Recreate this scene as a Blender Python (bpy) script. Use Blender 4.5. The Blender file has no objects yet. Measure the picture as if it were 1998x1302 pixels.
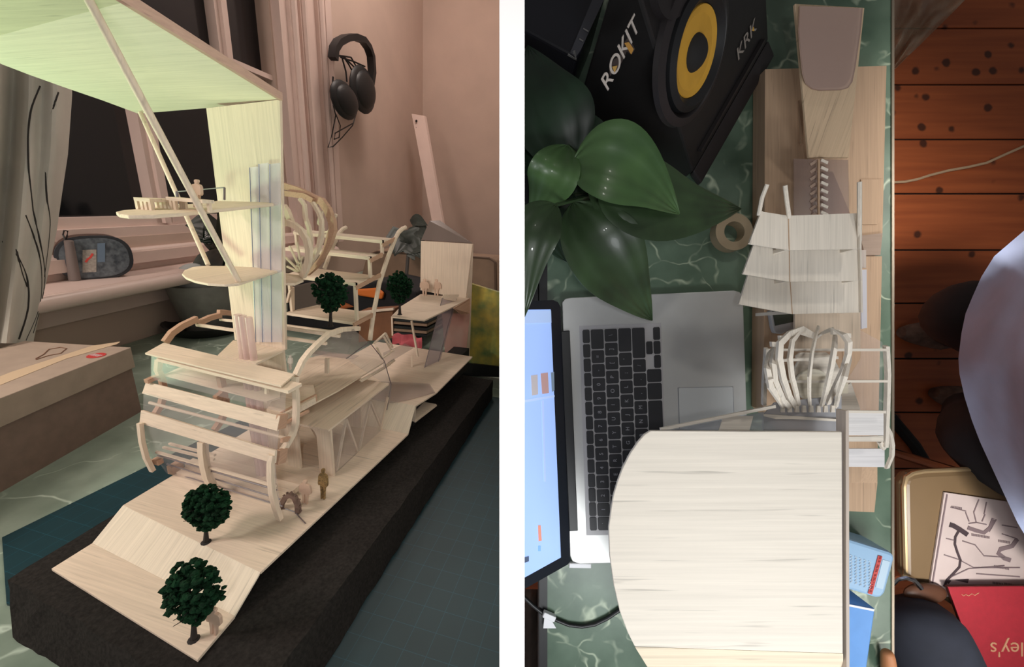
import bpy, bmesh, math, random
from mathutils import Vector as V, Matrix, noise
random.seed(7)
F, CX, CY = 800.0, 999.0, 651.0
SC = bpy.context.scene
COL = SC.collection

# ------------------------------------------------------------------ frames
def nrm(v): return V(v).normalized()
fL = nrm((203, -243, F)); fW = nrm((2350, 432, -F))
fU = -(fL.cross(fW)).normalized()
if fU.y > 0: fU = -fU
fX = fL.cross(fU).normalized()
CAM = V((0, 0, 0.45))
# photo-camera axes (right, down, forward) expressed in the world
cr = V((fX.x, fL.x, fU.x)); cd = V((fX.y, fL.y, fU.y)); cf = V((fX.z, fL.z, fU.z))
D = 0.60                                   # distance from the viewer to the second desk
GAP = 0.0046

def ray(u, v): return cr*((u-CX)/F) + cd*((v-CY)/F) + cf
def L(u, v, z=None, x=None, y=None, pl=None):
    d = ray(u, v)
    if pl is not None: t = (pl[0]-CAM).dot(pl[1])/d.dot(pl[1])
    elif z is not None: t = (z-CAM.z)/d.z
    elif x is not None: t = (x-CAM.x)/d.x
    else: t = (y-CAM.y)/d.y
    return CAM + d*t
def plane3(a, b, c): return (a, (b-a).cross(c-a).normalized())
MR = Matrix(((cr.x, -cd.x, -cf.x, 0), (cr.y, -cd.y, -cf.y, 0), (cr.z, -cd.z, -cf.z, 0), (0, 0, 0, 1)))
MR.translation = CAM + cf*D
ML = Matrix.Identity(4)
def R(u, v, h=0.0, pl=None):
    if pl is not None:
        o = V((0, 0, D)); d = V(((u-CX)/F, -(v-CY)/F, -1))
        return o + d*((pl[0]-o).dot(pl[1])/d.dot(pl[1]))
    k = D-h
    return V(((u-CX)/F*k, -(v-CY)/F*k, h))
CUR = ML

# ------------------------------------------------------------------ mesh builder
class G:
    def __init__(s): s.v = []; s.f = []
    def add(s, vs, fs):
        b = len(s.v); s.v += [V(p) for p in vs]; s.f += [tuple(b+i for i in f) for f in fs]; return s
    def prism(s, poly, off):
        off = V(off); n = len(poly); poly = [V(p) for p in poly]
        vs = poly+[p+off for p in poly]
        fs = [tuple(range(n))[::-1], tuple(range(n, 2*n))]+[(i, (i+1) % n, n+(i+1) % n, n+i) for i in range(n)]
        return s.add(vs, fs)
    def slab(s, poly, t):
        n = V((0, 0, 0)); m = len(poly)
        for i in range(m):
            n += (poly[i]-poly[0]).cross(poly[(i+1) % m]-poly[0])
        n.normalize(); return s.prism(poly, n*t)
    def box(s, lo, hi):
        x0, y0, z0 = lo; x1, y1, z1 = hi
        return s.prism([(x0, y0, z0), (x1, y0, z0), (x1, y1, z0), (x0, y1, z0)], (0, 0, z1-z0))
    def beam(s, a, b, w, t, up=(0, 0, 1)):
        a, b = V(a), V(b); d = (b-a).normalized(); sd = d.cross(V(up))
        if sd.length < 1e-4: sd = d.cross(V((1, 0, 0)))
        sd.normalize(); uu = sd.cross(d).normalized()
        q = [a+sd*w/2+uu*t/2, a-sd*w/2+uu*t/2, a-sd*w/2-uu*t/2, a+sd*w/2-uu*t/2]
        return s.prism(q, b-a)
    def tube(s, pts, r, n=8):
        pts = [V(p) for p in pts]; m = len(pts); vs = []; fs = []
        up = V((0.12, 0.31, 0.94)); 
        for i, p in enumerate(pts):
            t = (pts[min(i+1, m-1)]-pts[max(i-1, 0)]).normalized()
            a = t.cross(up)
            if a.length < .05: a = t.cross(V((1, 0, 0)))
            a.normalize(); b = t.cross(a)
            ri = r[i] if isinstance(r, (list, tuple)) else r
            for k in range(n):
                q = 2*math.pi*k/n; vs.append(p+a*(ri*math.cos(q))+b*(ri*math.sin(q)))
        for i in range(m-1):
            for k in range(n):
                fs.append((i*n+k, i*n+(k+1) % n, (i+1)*n+(k+1) % n, (i+1)*n+k))
        fs.append(tuple(range(n))[::-1]); fs.append(tuple((m-1)*n+k for k in range(n)))
        return s.add(vs, fs)
    def strip(s, pts, wd, w, t):
        """bent flat bar: w along wd, t in the plane of the bend"""
        pts = [V(p) for p in pts]; wd = V(wd).normalized(); m = len(pts); vs = []; fs = []
        for i, p in enumerate(pts):
            tg = (pts[min(i+1, m-1)]-pts[max(i-1, 0)]).normalized()
            nn = tg.cross(wd).normalized()
            ti = t[i] if isinstance(t, (list, tuple)) else t
            for a, b in ((1, 1), (-1, 1), (-1, -1), (1, -1)): vs.append(p+wd*(a*w/2)+nn*(b*ti/2))
        for i in range(m-1):
            for k in range(4): fs.append((i*4+k, i*4+(k+1) % 4, i*4+4+(k+1) % 4, i*4+4+k))
        fs.append((3, 2, 1, 0)); b = (m-1)*4; fs.append((b, b+1, b+2, b+3))
        return s.add(vs, fs)
    def lathe(s, prof, c, ax=(0, 0, 1), n=32, close=False):
        ax = V(ax).normalized(); a = ax.orthogonal().normalized(); b = ax.cross(a); c = V(c); vs = []; fs = []
        for r, z in prof:
            for k in range(n):
                q = 2*math.pi*k/n; vs.append(c+ax*z+a*(r*math.cos(q))+b*(r*math.sin(q)))
        m = len(prof)
        for i in range(m-1 if not close else m):
            for k in range(n):
                j = (i+1) % m; fs.append((i*n+k, i*n+(k+1) % n, j*n+(k+1) % n, j*n+k))
        if not close: fs.append(tuple(range(n))[::-1]); fs.append(tuple((m-1)*n+k for k in range(n)))
        return s.add(vs, fs)
    def ell(s, c, r, n=16, m=10, jit=0, ax=None):
        c = V(c); vs = []; fs = []
        for i in range(m+1):
            th = math.pi*(i+.0)/m; th = min(max(th, .02), math.pi-.02)
            for k in range(n):
                q = 2*math.pi*k/n
                p = V((r[0]*math.sin(th)*math.cos(q), r[1]*math.sin(th)*math.sin(q), r[2]*math.cos(th)))
                if jit: p *= 1+jit*(random.random()-.5)
                if ax is not None: p = ax @ p
                vs.append(c+p)
        for i in range(m):
            for k in range(n): fs.append((i*n+k, i*n+(k+1) % n, (i+1)*n+(k+1) % n, (i+1)*n+k))
        fs.append(tuple(range(n))[::-1]); fs.append(tuple(m*n+k for k in range(n)))
        return s.add(vs, fs)
    def sheet(s, fn, nu, nv, t):
        """fn(a,b)->point; solid of thickness t"""
        P = [[fn(i/nu, j/nv) for j in range(nv+1)] for i in range(nu+1)]
        Nn = [[None]*(nv+1) for _ in range(nu+1)]
        for i in range(nu+1):
            for j in range(nv+1):
                a = P[min(i+1, nu)][j]-P[max(i-1, 0)][j]; b = P[i][min(j+1, nv)]-P[i][max(j-1, 0)]
                q = a.cross(b); Nn[i][j] = q.normalized() if q.length > 1e-12 else V((0, 0, 1))
        W = nv+1; vs = [p for row in P for p in row]+[P[i][j]-Nn[i][j]*t for i in range(nu+1) for j in range(W)]
        K = (nu+1)*W; fs = []
        for i in range(nu):
            for j in range(nv):
                a = i*W+j; fs.append((a, a+W, a+W+1, a+1)); fs.append((K+a, K+a+1, K+a+W+1, K+a+W))
        for i in range(nu):
            a = i*W; fs.append((a, K+a, K+a+W, a+W)); a = i*W+nv; fs.append((a, a+W, K+a+W, K+a))
        for j in range(nv):
            fs.append((j, j+1, K+j+1, K+j)); a = nu*W+j; fs.append((a, K+a, K+a+1, a+1))
        return s.add(vs, fs)

def link(o): COL.objects.link(o); return o
def part(name, g, mat, parent=None, smooth=False, clip=0, bevel=0, sub=0, label=None):
    org = V(parent['_o']) if parent is not None and '_o' in parent else V((0, 0, 0))
    me = bpy.data.meshes.new(name)
    me.from_pydata([tuple(p-org) for p in g.v], [], g.f)
    bm = bmesh.new(); bm.from_mesh(me)
    if clip:
        M = CUR
        if CUR is ML: co = CAM-cr*GAP-org; no = cr
        else: co = V((GAP, 0, 0))-org; no = V((-1, 0, 0))
        bmesh.ops.bisect_plane(bm, geom=bm.verts[:]+bm.edges[:]+bm.faces[:], plane_co=co, plane_no=no, clear_outer=True)
        bmesh.ops.holes_fill(bm, edges=[e for e in bm.edges if e.is_boundary])
    bmesh.ops.recalc_face_normals(bm, faces=bm.faces); bm.to_mesh(me); bm.free()
    if smooth:
        me.shade_smooth(); me.set_sharp_from_angle(angle=math.radians(38))
    me.materials.append(mat)
    o = link(bpy.data.objects.new(name, me))
    if parent is not None: o.parent = parent; o['_o'] = tuple(org)
    else: o.matrix_world = CUR
    if bevel:
        b = o.modifiers.new('b', 'BEVEL'); b.width = bevel; b.segments = 2; b.limit_method = 'ANGLE'
    if sub: m = o.modifiers.new('s', 'SUBSURF'); m.levels = m.render_levels = sub
    if label: o['label'] = label
    return o
def thing(name, label, cat, org, group=None):
    o = link(bpy.data.objects.new(name, None)); o.empty_display_size = .02
    o.matrix_world = CUR @ Matrix.Translation(V(org)); o['_o'] = tuple(V(org))
    o['label'] = label; o['category'] = cat
    if group: o['group'] = group
    return o
def solo(name, g, mat, label, cat, group=None, **k):
    c = V((0, 0, 0))
    for p in g.v: c += p
    c /= len(g.v); c.z = min(p.z for p in g.v)
    for i in range(len(g.v)): g.v[i] = g.v[i]-c
    o = part(name, g, mat, None, **k); o.matrix_world = CUR @ Matrix.Translation(c)
    o['label'] = label; o['category'] = cat
    if group: o['group'] = group
    return o
def solo0(name, g, mat, label, cat, **k):     # for meshes that are trimmed at the partition
    o = part(name, g, mat, None, clip=1, **k); o['label'] = label; o['category'] = cat; return o
def struct(name, g, mat, **k):
    o = part(name, g, mat, None, **k); o['kind'] = 'structure'; return o
def text(name, body, size, org, xdir, ydir, mat, parent, ext=.0002):
    cu = bpy.data.curves.new(name, 'FONT'); cu.body = body; cu.size = size; cu.extrude = ext
    cu.align_x = 'CENTER'; cu.align_y = 'CENTER'; cu.materials.append(mat)
    o = link(bpy.data.objects.new(name, cu)); x = V(xdir).normalized(); z = x.cross(V(ydir)).normalized(); y = z.cross(x)
    me = bpy.data.meshes.new_from_object(o); bpy.data.objects.remove(o); o = link(bpy.data.objects.new(name, me)); me.name = name
    po = V(parent['_o']); o.parent = parent; p = V(org)-po
    o.matrix_local = Matrix(((x.x, y.x, z.x, p.x), (x.y, y.y, z.y, p.y), (x.z, y.z, z.z, p.z), (0, 0, 0, 1))); return o

# ------------------------------------------------------------------ materials
def srgb(c): return tuple((x/255/12.92 if x/255 <= .04045 else ((x/255+.055)/1.055)**2.4) for x in c)+(1,)
def mat(name, col, rough=.6, metal=0, noise_=0, nscale=40, alpha=1, emit=None, spec=.5, bump=0, trans=0, col2=None, stretch=None, coat=0):
    m = bpy.data.materials.new(name); m.use_nodes = True; nt = m.node_tree; b = nt.nodes['Principled BSDF']
    b.inputs['Base Color'].default_value = srgb(col); b.inputs['Roughness'].default_value = rough
    b.inputs['Metallic'].default_value = metal; b.inputs['Alpha'].default_value = alpha
    b.inputs['Specular IOR Level'].default_value = spec; b.inputs['Transmission Weight'].default_value = trans
    b.inputs['Coat Weight'].default_value = coat
    if emit: b.inputs['Emission Color'].default_value = srgb(emit[0]); b.inputs['Emission Strength'].default_value = emit[1]
    tc = nt.nodes.new('ShaderNodeTexCoord'); mp = nt.nodes.new('ShaderNodeMapping'); nt.links.new(tc.outputs['Object'], mp.inputs[0])
    if stretch: mp.inputs['Scale'].default_value = stretch
    nz = nt.nodes.new('ShaderNodeTexNoise'); nz.inputs['Scale'].default_value = nscale; nz.inputs['Detail'].default_value = 5
    nt.links.new(mp.outputs[0], nz.inputs['Vector'])
    rp = nt.nodes.new('ShaderNodeMapRange'); nt.links.new(nz.outputs[0], rp.inputs[0]); rp.inputs[1].default_value = .3; rp.inputs[2].default_value = .7
    mx = nt.nodes.new('ShaderNodeMix'); mx.data_type = 'RGBA'
    c2 = col2 or tuple(x*(1-noise_) for x in col)
    mx.inputs[6].default_value = srgb(col); mx.inputs[7].default_value = srgb(c2)
    nt.links.new(rp.outputs[0], mx.inputs[0]); nt.links.new(mx.outputs[2], b.inputs['Base Color'])
    if bump:
        bp = nt.nodes.new('ShaderNodeBump'); bp.inputs['Strength'].default_value = bump; bp.inputs['Distance'].default_value = .002
        nt.links.new(nz.outputs[0], bp.inputs['Height']); nt.links.new(bp.outputs[0], b.inputs['Normal'])
    return m
def wood(name, col, axis, dark=.93, streak=.86, sc=1.0):
    """balsa: fine fibres and a few darker streaks along one axis"""
    axs = axis if isinstance(axis, tuple) else (axis,)
    st = [480*sc]*3
    for a_ in axs: st[a_] = 11*sc
    m = mat(name, col, .75, noise_=1-dark, nscale=1.0, stretch=tuple(st), bump=.12, spec=.25)
    nt = m.node_tree; b = nt.nodes['Principled BSDF']
    mx = b.inputs['Base Color'].links[0].from_node
    mp2 = nt.nodes.new('ShaderNodeMapping'); tc = nt.nodes.new('ShaderNodeTexCoord'); nt.links.new(tc.outputs['Object'], mp2.inputs[0])
    s2 = [300*sc]*3
    for a_ in axs: s2[a_] = 13*sc
    mp2.inputs['Scale'].default_value = s2; mp2.inputs['Location'].default_value = (3.1, 7.7, 1.3)
    nz = nt.nodes.new('ShaderNodeTexNoise'); nz.inputs['Scale'].default_value = 1; nz.inputs['Detail'].default_value = 2; nt.links.new(mp2.outputs[0], nz.inputs['Vector'])
    rp = nt.nodes.new('ShaderNodeMapRange'); rp.inputs[1].default_value = .64; rp.inputs[2].default_value = .74; nt.links.new(nz.outputs[0], rp.inputs[0])
    m2 = nt.nodes.new('ShaderNodeMix'); m2.data_type = 'RGBA'; nt.links.new(rp.outputs[0], m2.inputs[0]); nt.links.new(mx.outputs[2], m2.inputs[6])
    m2.inputs[7].default_value = srgb(tuple(x*streak for x in col)); nt.links.new(m2.outputs[2], b.inputs['Base Color'])
    return m
BAL = (232, 212, 192)
WX, WY, WZ = [wood('balsa_'+'xyz'[i], BAL, i) for i in range(3)]
WDK = wood('balsa_toasted', (196, 158, 134), 1)
def marble(name, base, mid, vein, sc=4.0, vw=.035):
    m = mat(name, base, .35, noise_=.3, nscale=14, col2=mid, spec=.5)
    nt = m.node_tree; b = nt.nodes['Principled BSDF']; mx = b.inputs['Base Color'].links[0].from_node
    tc = nt.nodes.new('ShaderNodeTexCoord'); nz = nt.nodes.new('ShaderNodeTexNoise'); nz.inputs['Scale'].default_value = sc; nz.inputs['Detail'].default_value = 4
    nt.links.new(tc.outputs['Object'], nz.inputs['Vector'])
    ad = nt.nodes.new('ShaderNodeMixRGB'); ad.blend_type = 'ADD'; ad.inputs[0].default_value = .35
    nt.links.new(tc.outputs['Object'], ad.inputs[1]); nt.links.new(nz.outputs['Color'], ad.inputs[2])
    vo = nt.nodes.new('ShaderNodeTexVoronoi'); vo.feature = 'DISTANCE_TO_EDGE'; vo.inputs['Scale'].default_value = sc*2.6; nt.links.new(ad.outputs[0], vo.inputs['Vector'])
    rp = nt.nodes.new('ShaderNodeMapRange'); rp.inputs[1].default_value = 0; rp.inputs[2].default_value = vw; rp.inputs[3].default_value = 1; rp.inputs[4].default_value = 0
    nt.links.new(vo.outputs[0], rp.inputs[0])
    n2 = nt.nodes.new('ShaderNodeTexNoise'); n2.inputs['Scale'].default_value = sc*5; nt.links.new(tc.outputs['Object'], n2.inputs['Vector'])
    ml = nt.nodes.new('ShaderNodeMath'); ml.operation = 'MULTIPLY'; r2 = nt.nodes.new('ShaderNodeMapRange'); r2.inputs[1].default_value = .42; r2.inputs[2].default_value = .62
    nt.links.new(n2.outputs[0], r2.inputs[0]); nt.links.new(rp.outputs[0], ml.inputs[0]); nt.links.new(r2.outputs[0], ml.inputs[1])
    m2 = nt.nodes.new('ShaderNodeMix'); m2.data_type = 'RGBA'; nt.links.new(ml.outputs[0], m2.inputs[0]); nt.links.new(mx.outputs[2], m2.inputs[6]); m2.inputs[7].default_value = srgb(vein)
    nt.links.new(m2.outputs[2], b.inputs['Base Color']); return m
def clear(name, tint=(205, 205, 215), a=.22, rough=.08):
    m = mat(name, tint, max(rough, .2), alpha=a, spec=.35); return m
ACR = clear('clear_acrylic', (206, 198, 198), .13); ACR2 = clear('smoked_acrylic', (186, 170, 166), .30)
LINE = mat('acrylic_edge', (110, 98, 105), .3)
BLK = mat('black_plastic', (24, 24, 26), .45, noise_=.1); DRK = mat('matte_black', (30, 28, 28), .85, noise_=.2)
WHT = mat('white_plastic', (225, 225, 228), .4); CHR = mat('chrome', (190, 190, 190), .2, metal=1)

# ================================================================== THE FIRST BAY: model on a desk by a window
CUR = ML
PAINT = mat('wall_paint', (198, 174, 160), .85, noise_=.04, nscale=6)
GLOSS = mat('gloss_woodwork', (222, 198, 188), .4, noise_=.03, nscale=10)
# window wall frame: s along the wall, o out into the room
w0 = V((-1.25, 0.58, 0)); wd = V((-0.095, 1, 0)).normalized(); wo = V((wd.y, -wd.x, 0))
def W(s, o, z): return w0+wd*s+wo*o+V((0, 0, z))
def Wp(u, v, o):
    p = L(u, v, pl=(w0+wo*o, wo)); d = p-w0; return d.dot(wd), p.z
def wbox(g, s0, s1, o0, o1, z0, z1):
    return g.prism([W(s0, o0, z0), W(s1, o0, z0), W(s1, o1, z0), W(s0, o1, z0)], (0, 0, z1-z0))
sc_, _ = Wp(825, 100, 0)                     # the room corner
s_arc1, _ = Wp(648, 100, 0.03)               # architrave far edge
s_arc0, _ = Wp(550, 100, 0.03)
zw0 = Wp(200, 440, -.02)[1]                  # bottom of the panes
s_l = Wp(60, 400, 0)[0]-.9
ZT = 2.6
g = G(); wbox(g, s_l, sc_+.1, -.16, 0, -.8, zw0-.03)
wbox(g, s_arc0-.01, sc_+.1, -.16, 0, zw0-.03, ZT); wbox(g, s_l, s_arc0, -.16, 0, 2.3, ZT)
struct('wall_left', g, PAINT)
c0 = W(sc_, 0, 0); d2 = V((wo.x, wo.y, 0))
g = G(); g.prism([c0+V((0, 0, -.8)), c0+d2*4+V((0, 0, -.8)), c0+d2*4+wd*.12+V((0, 0, -.8)), c0+wd*.12+V((0, 0, -.8))], (0, 0, ZT+.8))
struct('wall_back', g, PAINT, clip=1)
# window: sill, panes, sashes, architrave
g = G(); wbox(g, s_l, s_arc0, -.07, -.055, zw0, 2.3)
GLS = mat('night_window_glass', (16, 17, 21), .12, spec=.6)
win = struct('window_1', g, GLS); win['_o'] = (0, 0, 0)
def spart(name, g, m=GLOSS, **k):
    o = part(name, g, m, win, **k); return o
for a, b, uv in ((270, 302, 300), (412, 437, 50), (530, 553, 60)):
    s0 = Wp(a, uv, -.04)[0]; s1 = Wp(b, uv, -.04)[0]
    g = G(); wbox(g, s0, s1, -.055, -.02, zw0, 2.3); wbox(g, s0+(s1-s0)*.3, s0+(s1-s0)*.7, -.02, -.008, zw0, 2.3); spart('mullion', g)
za, zb = Wp(492, 132, -.02)[1], Wp(492, 142, -.02)[1]
g = G(); wbox(g, Wp(437, 110, -.02)[0], s_arc0, -.05, -.012, zb, za); spart('meeting_rail', g)
g = G(); wbox(g, s_l, s_arc0, -.055, -.02, zw0-.03, zw0+.02); wbox(g, s_l, s_arc0, -.02, -.005, zw0-.03, zw0-.005); spart('bottom_rail', g)
zs = Wp(150, 566, .13)[1]                     # sill top
g = G(); wbox(g, s_l, s_arc0+.12, -.05, .13, zs-.035, zs)
g.tube([W(s_l, .13, zs-.0175), W(s_arc0+.12, .13, zs-.0175)], .0175, 12); wbox(g, s_l, s_arc0+.1, -.02, .02, zs-.1, zs-.035)
spart('window_sill', g, smooth=True)
g = G(); wbox(g, s_l, s_arc0, -.005, .008, zs, zw0-.06); wbox(g, s_l, s_arc0, .0, .03, zs+.02, zs+.05); g.tube([W(s_l, .012, zw0-.07), W(s_arc0, .012, zw0-.07)], .012, 10); spart('apron_moulding', g, smooth=True)
g = G(); n = 9; ds = (s_arc1-s_arc0)/n
prof = [.035, .05, .03, .042, .028, .028, .045, .055, .03]
for i in range(n): wbox(g, s_arc0+i*ds, s_arc0+(i+1)*ds, -.06, prof[i], zs, ZT-.1)
for i in (1, 3, 6, 8): g.tube([W(s_arc0+(i+.5)*ds, prof[i], zs), W(s_arc0+(i+.5)*ds, prof[i], ZT-.1)], ds*.4, 8)
struct('trim_1', g, GLOSS, smooth=True)
# blurred coat-like shapes seen through the upper pane are the room's own reflection: only the pane stays

# desk
MARB = marble('green_marble_top', (118, 134, 120), (150, 164, 150), (190, 205, 190), 4)
g = G(); g.prism([(-1.13, -.6, -.03), (.6, -.6, -.03), (.6, 2.8, -.03), (-1.455, 2.8, -.03)], (0, 0, .03))
solo0('desk', g, MARB, 'marble-patterned desk under the tall model, below the dark window', 'desk')
g = G(); g.prism([(-2.2, -1.5, -.8), (1, -1.5, -.8), (1, 3.4, -.8), (-2.2, 3.4, -.8)], (0, 0, .02))
struct('floor_left', g, mat('floor_paint', (90, 74, 66), .7, noise_=.2), clip=1)

# cutting mat
def matmat():
    m = mat('cutting_mat_green', (12, 52, 60), .5, noise_=.15, nscale=9)
    nt = m.node_tree; b = nt.nodes['Principled BSDF']; mx = b.inputs['Base Color'].links[0].from_node
    tc = nt.nodes.new('ShaderNodeTexCoord'); br = nt.nodes.new('ShaderNodeTexBrick')
    mp = nt.nodes.new('ShaderNodeMapping'); mp.inputs['Scale'].default_value = (1, 1, 1); nt.links.new(tc.outputs['Object'], mp.inputs[0]); nt.links.new(mp.outputs[0], br.inputs['Vector'])
    br.offset = 0; br.inputs['Scale'].default_value = 20; br.inputs['Brick Width'].default_value = .5; br.inputs['Row Height'].default_value = .5; br.inputs['Mortar Size'].default_value = .005; br.inputs['Mortar Smooth'].default_value = 0
    m2 = nt.nodes.new('ShaderNodeMix'); m2.data_type = 'RGBA'; nt.links.new(br.outputs['Fac'], m2.inputs[0]); nt.links.new(mx.outputs[2], m2.inputs[6]); m2.inputs[7].default_value = srgb((22, 74, 88))
    nt.links.new(m2.outputs[2], b.inputs['Base Color']); return m
a, b = L(5, 1052, z=0), L(560, 778, z=0)
g = G(); fy = .86
pp = [L(14, 1182, z=0), V((-.3, .21, 0)), V((.3, .21, 0)), V((.3, fy, 0)), V((-.50, fy, 0)), V((b.x, b.y, 0)), V((a.x, a.y, 0))]
g.prism(pp, (0, 0, .0025))
solo0('cutting_mat', g, matmat(), 'dark teal cutting mat with a fine grid, lying under the black foam block', 'cutting mat')

# black foam block
FOAM = mat('black_foam', (48, 45, 43), .95, noise_=.3, nscale=300, bump=.4, spec=.1)
zt = .05
A_, B_ = L(17, 1130, z=zt), L(285, 1298, z=zt); dr_ = (B_-A_)/(B_.x-A_.x)
xr = -.228; Fr = A_+dr_*(xr-A_.x); Bk = L(962, 742, z=zt); Lb = V((A_.x-.004, Bk.y, zt))
top4 = [A_, Fr, Bk, Lb]; a0_ = L(24, 1245, z=.0026); dd_ = V((a0_.x-A_.x, a0_.y-A_.y, 0))
bot4 = [V((p.x, p.y, .0026))+dd_*(1 if k < 2 else 0)*(1 if k == 0 else .6) for k, p in enumerate(top4)]
g = G()
def quad(p, na, nb, seed):
    def fn(a, b):
        q = p[0]*(1-a)*(1-b)+p[1]*a*(1-b)+p[2]*a*b+p[3]*(1-a)*b
        return q
    vs = [fn(i/na, j/nb) for i in range(na+1) for j in range(nb+1)]
    vs = [q+V((noise.noise(q*40)*.0022, noise.noise(q*46+V((5, 0, 0)))*.0028, noise.noise(q*30)*.0006)) for q in vs]
    g.add(vs, [(i*(nb+1)+j, (i+1)*(nb+1)+j, (i+1)*(nb+1)+j+1, i*(nb+1)+j+1) for i in range(na) for j in range(nb)])
quad(top4, 30, 50, 0); quad(bot4, 30, 50, 0)
for k in range(4):
    k2 = (k+1) % 4; quad([bot4[k], bot4[k2], top4[k2], top4[k]], 50 if k % 2 else 30, 6, 0)
solo('foam_block', g, FOAM, 'thick black foam block that carries the pale balsa model', 'block')

# ------------------------------------------------------------------ the balsa model, seen from its front corner
zl, zu = .0535, .075
lm = thing('architectural_model', 'tall balsa and clear acrylic building model standing on the black foam block, roof lit green', 'model', (-.42, .5, .05))
def lp(name, g, m=WX, **k): return part(name, g, m, lm, **k)
a, b, c, d = L(100, 1110, z=zl), L(385, 1288, z=zl), L(458, 1202, z=zl), L(180, 1060, z=zl)
lp('lower_deck', G().prism([a, b, c, d], (0, 0, -.0032)), WX, bevel=.0004)
e, f = L(508, 1117, z=zu), L(240, 986, z=zu)
WYZ = wood('balsa_slope', (238, 224, 204), (1, 2))
lp('ramp', G().prism([d, c, e, f], (0, -.0012, -.003)), WYZ, bevel=.0003)
h_ = L(796, 847, z=zu); hl = V((f.x, h_.y, zu))
lp('upper_deck', G().prism([f, e, h_, hl], (0, 0, -.003)), WX, bevel=.0004)
r2 = L(811, 792, x=-.288); r2l = V((f.x, r2.y, r2.z))
lp('ramp', G().prism([hl, h_, r2, r2l], (0, .001, -.003)), WYZ)
z3 = r2.z
q0, q1 = L(852, 766, z=z3), L(922, 696, z=z3)
lp('far_deck', G().prism([r2l, r2, q0, q1, V((f.x, q1.y, z3))], (0, 0, -.003)), WX, bevel=.0004)
g = G(); bx = L(809, 823, x=-.288); g.prism([r2-V((0, 0, .004)), bx, bx+V((-.05, 0, 0)), r2+V((-.05, 0, -.004))], (0, .0025, 0))
g.beam(bx, L(851, 791, z=bx.z), .003, .003); g.prism([bx, L(851, 791, z=bx.z), L(851, 791, z=bx.z)-V((.05, 0, 0)), bx-V((.05, 0, 0))], (0, 0, .0025)); lp('undercroft', g, WX)
g = G(); g.slab([L(700, 775, z=z3+.001), L(765, 787, z=z3+.001), L(800, 780, z=z3+.001), L(849, 767, z=z3+.001), L(838, 750, z=z3+.001), L(720, 745, z=z3+.001)], .0015); lp('rounded_plate', g, ACR2)
for (ya, yb, ww) in ((.47, .50, .02), (.80, .90, .03), (.60, .66, .05)):  # black blocks put in for the shadow under the decks
    g = G(); g.box((-.31-ww, ya, .0502), (-.302, yb, (zu if ya < .53 else z3)-.0032)); lp('shadow_block', g, DRK)
g = G(); g.box((-.5, .33, .0502), (-.45, .45, zu-.0032)); lp('shadow_block', g, DRK)

# truss pavilion on the upper deck
tf = L(651, 930, z=zu); ty0 = tf.y; tx = -.324; th = .150
tl = L(561, 895, z=zu); tl = V((tl.x, ty0, zu))
ye = L(768, 750, z=th).y
topA, topB = V((tx, ty0, th)), V((tx, ye, th)); txl = -.405
# arched end wall: polygon with an arched opening
wl = L(561, 900, y=ty0).x
def arch_wall(name, x0_, x1_, y_, z0_, z1_, ax0, ax1, at, t=.003):
    n = 14; g = G(); cxm = (ax0+ax1)/2; rx = (ax1-ax0)/2; zr = at-rx
    arc = [(cxm-rx*math.cos(math.pi*i/n), zr+rx*math.sin(math.pi*i/n)) for i in range(n+1)]
    left = [(x0_, z0_), (ax0, z0_)]+arc[:n//2+1]+[(cxm, z1_), (x0_, z1_)]
    right = [(x1_, z0_), (x1_, z1_), (cxm, z1_)]+arc[n//2:]+[(ax1, z0_)]
    for poly in (left, right): g.prism([V((px, y_, pz)) for px, pz in poly], (0, t, 0))
    return lp(name, g, WZ)
arch_wall('arched_wall', wl, tx, ty0, zu, th-.003, L(586, 900, y=ty0).x, L(622, 900, y=ty0).x, L(600, 832, y=ty0).z)
lp('pavilion_roof', G().prism([V((wl, ty0-.004, th-.003)), V((tx, ty0-.004, th-.003)), V((tx, ye, th-.003)), V((-.47, ye, th-.003)), V((-.47, ty0+.02, th-.003))], (0, 0, .003)), WY)
g = G(); wy = L(745, 846, x=tx).y
lp('side_pane', G().prism([V((tx-.002, ty0, zu)), V((tx-.002, wy, zu)), V((tx-.002, ye, th-.003)), V((tx-.002, ty0, th-.003))], (-.001, 0, 0)), ACR)
for (u0, v0, u1, v1) in ((657, 918, 675, 818), (675, 818, 699, 886), (699, 886, 722, 782), (722, 782, 741, 830), (741, 840, 757, 775)):
    lp('truss_strut', G().beam(L(u0, v0, x=tx-.005), L(u1, v1, x=tx-.005), .003, .003, up=(1, 0, 0)), WZ)
lp('corner_post', G().beam((tx-.001, ty0+.001, zu), (tx-.001, ty0+.001, th-.003), .003, .003), WZ)
lp('rear_wall', G().box((-.47, ye-.03, zu), (-.36, ye-.027, th-.003)), WZ)
lp('truss_strut', G().beam(L(609, 835, y=ty0+.05), L(623, 862, y=ty0+.05), .003, .003), WZ)

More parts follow.
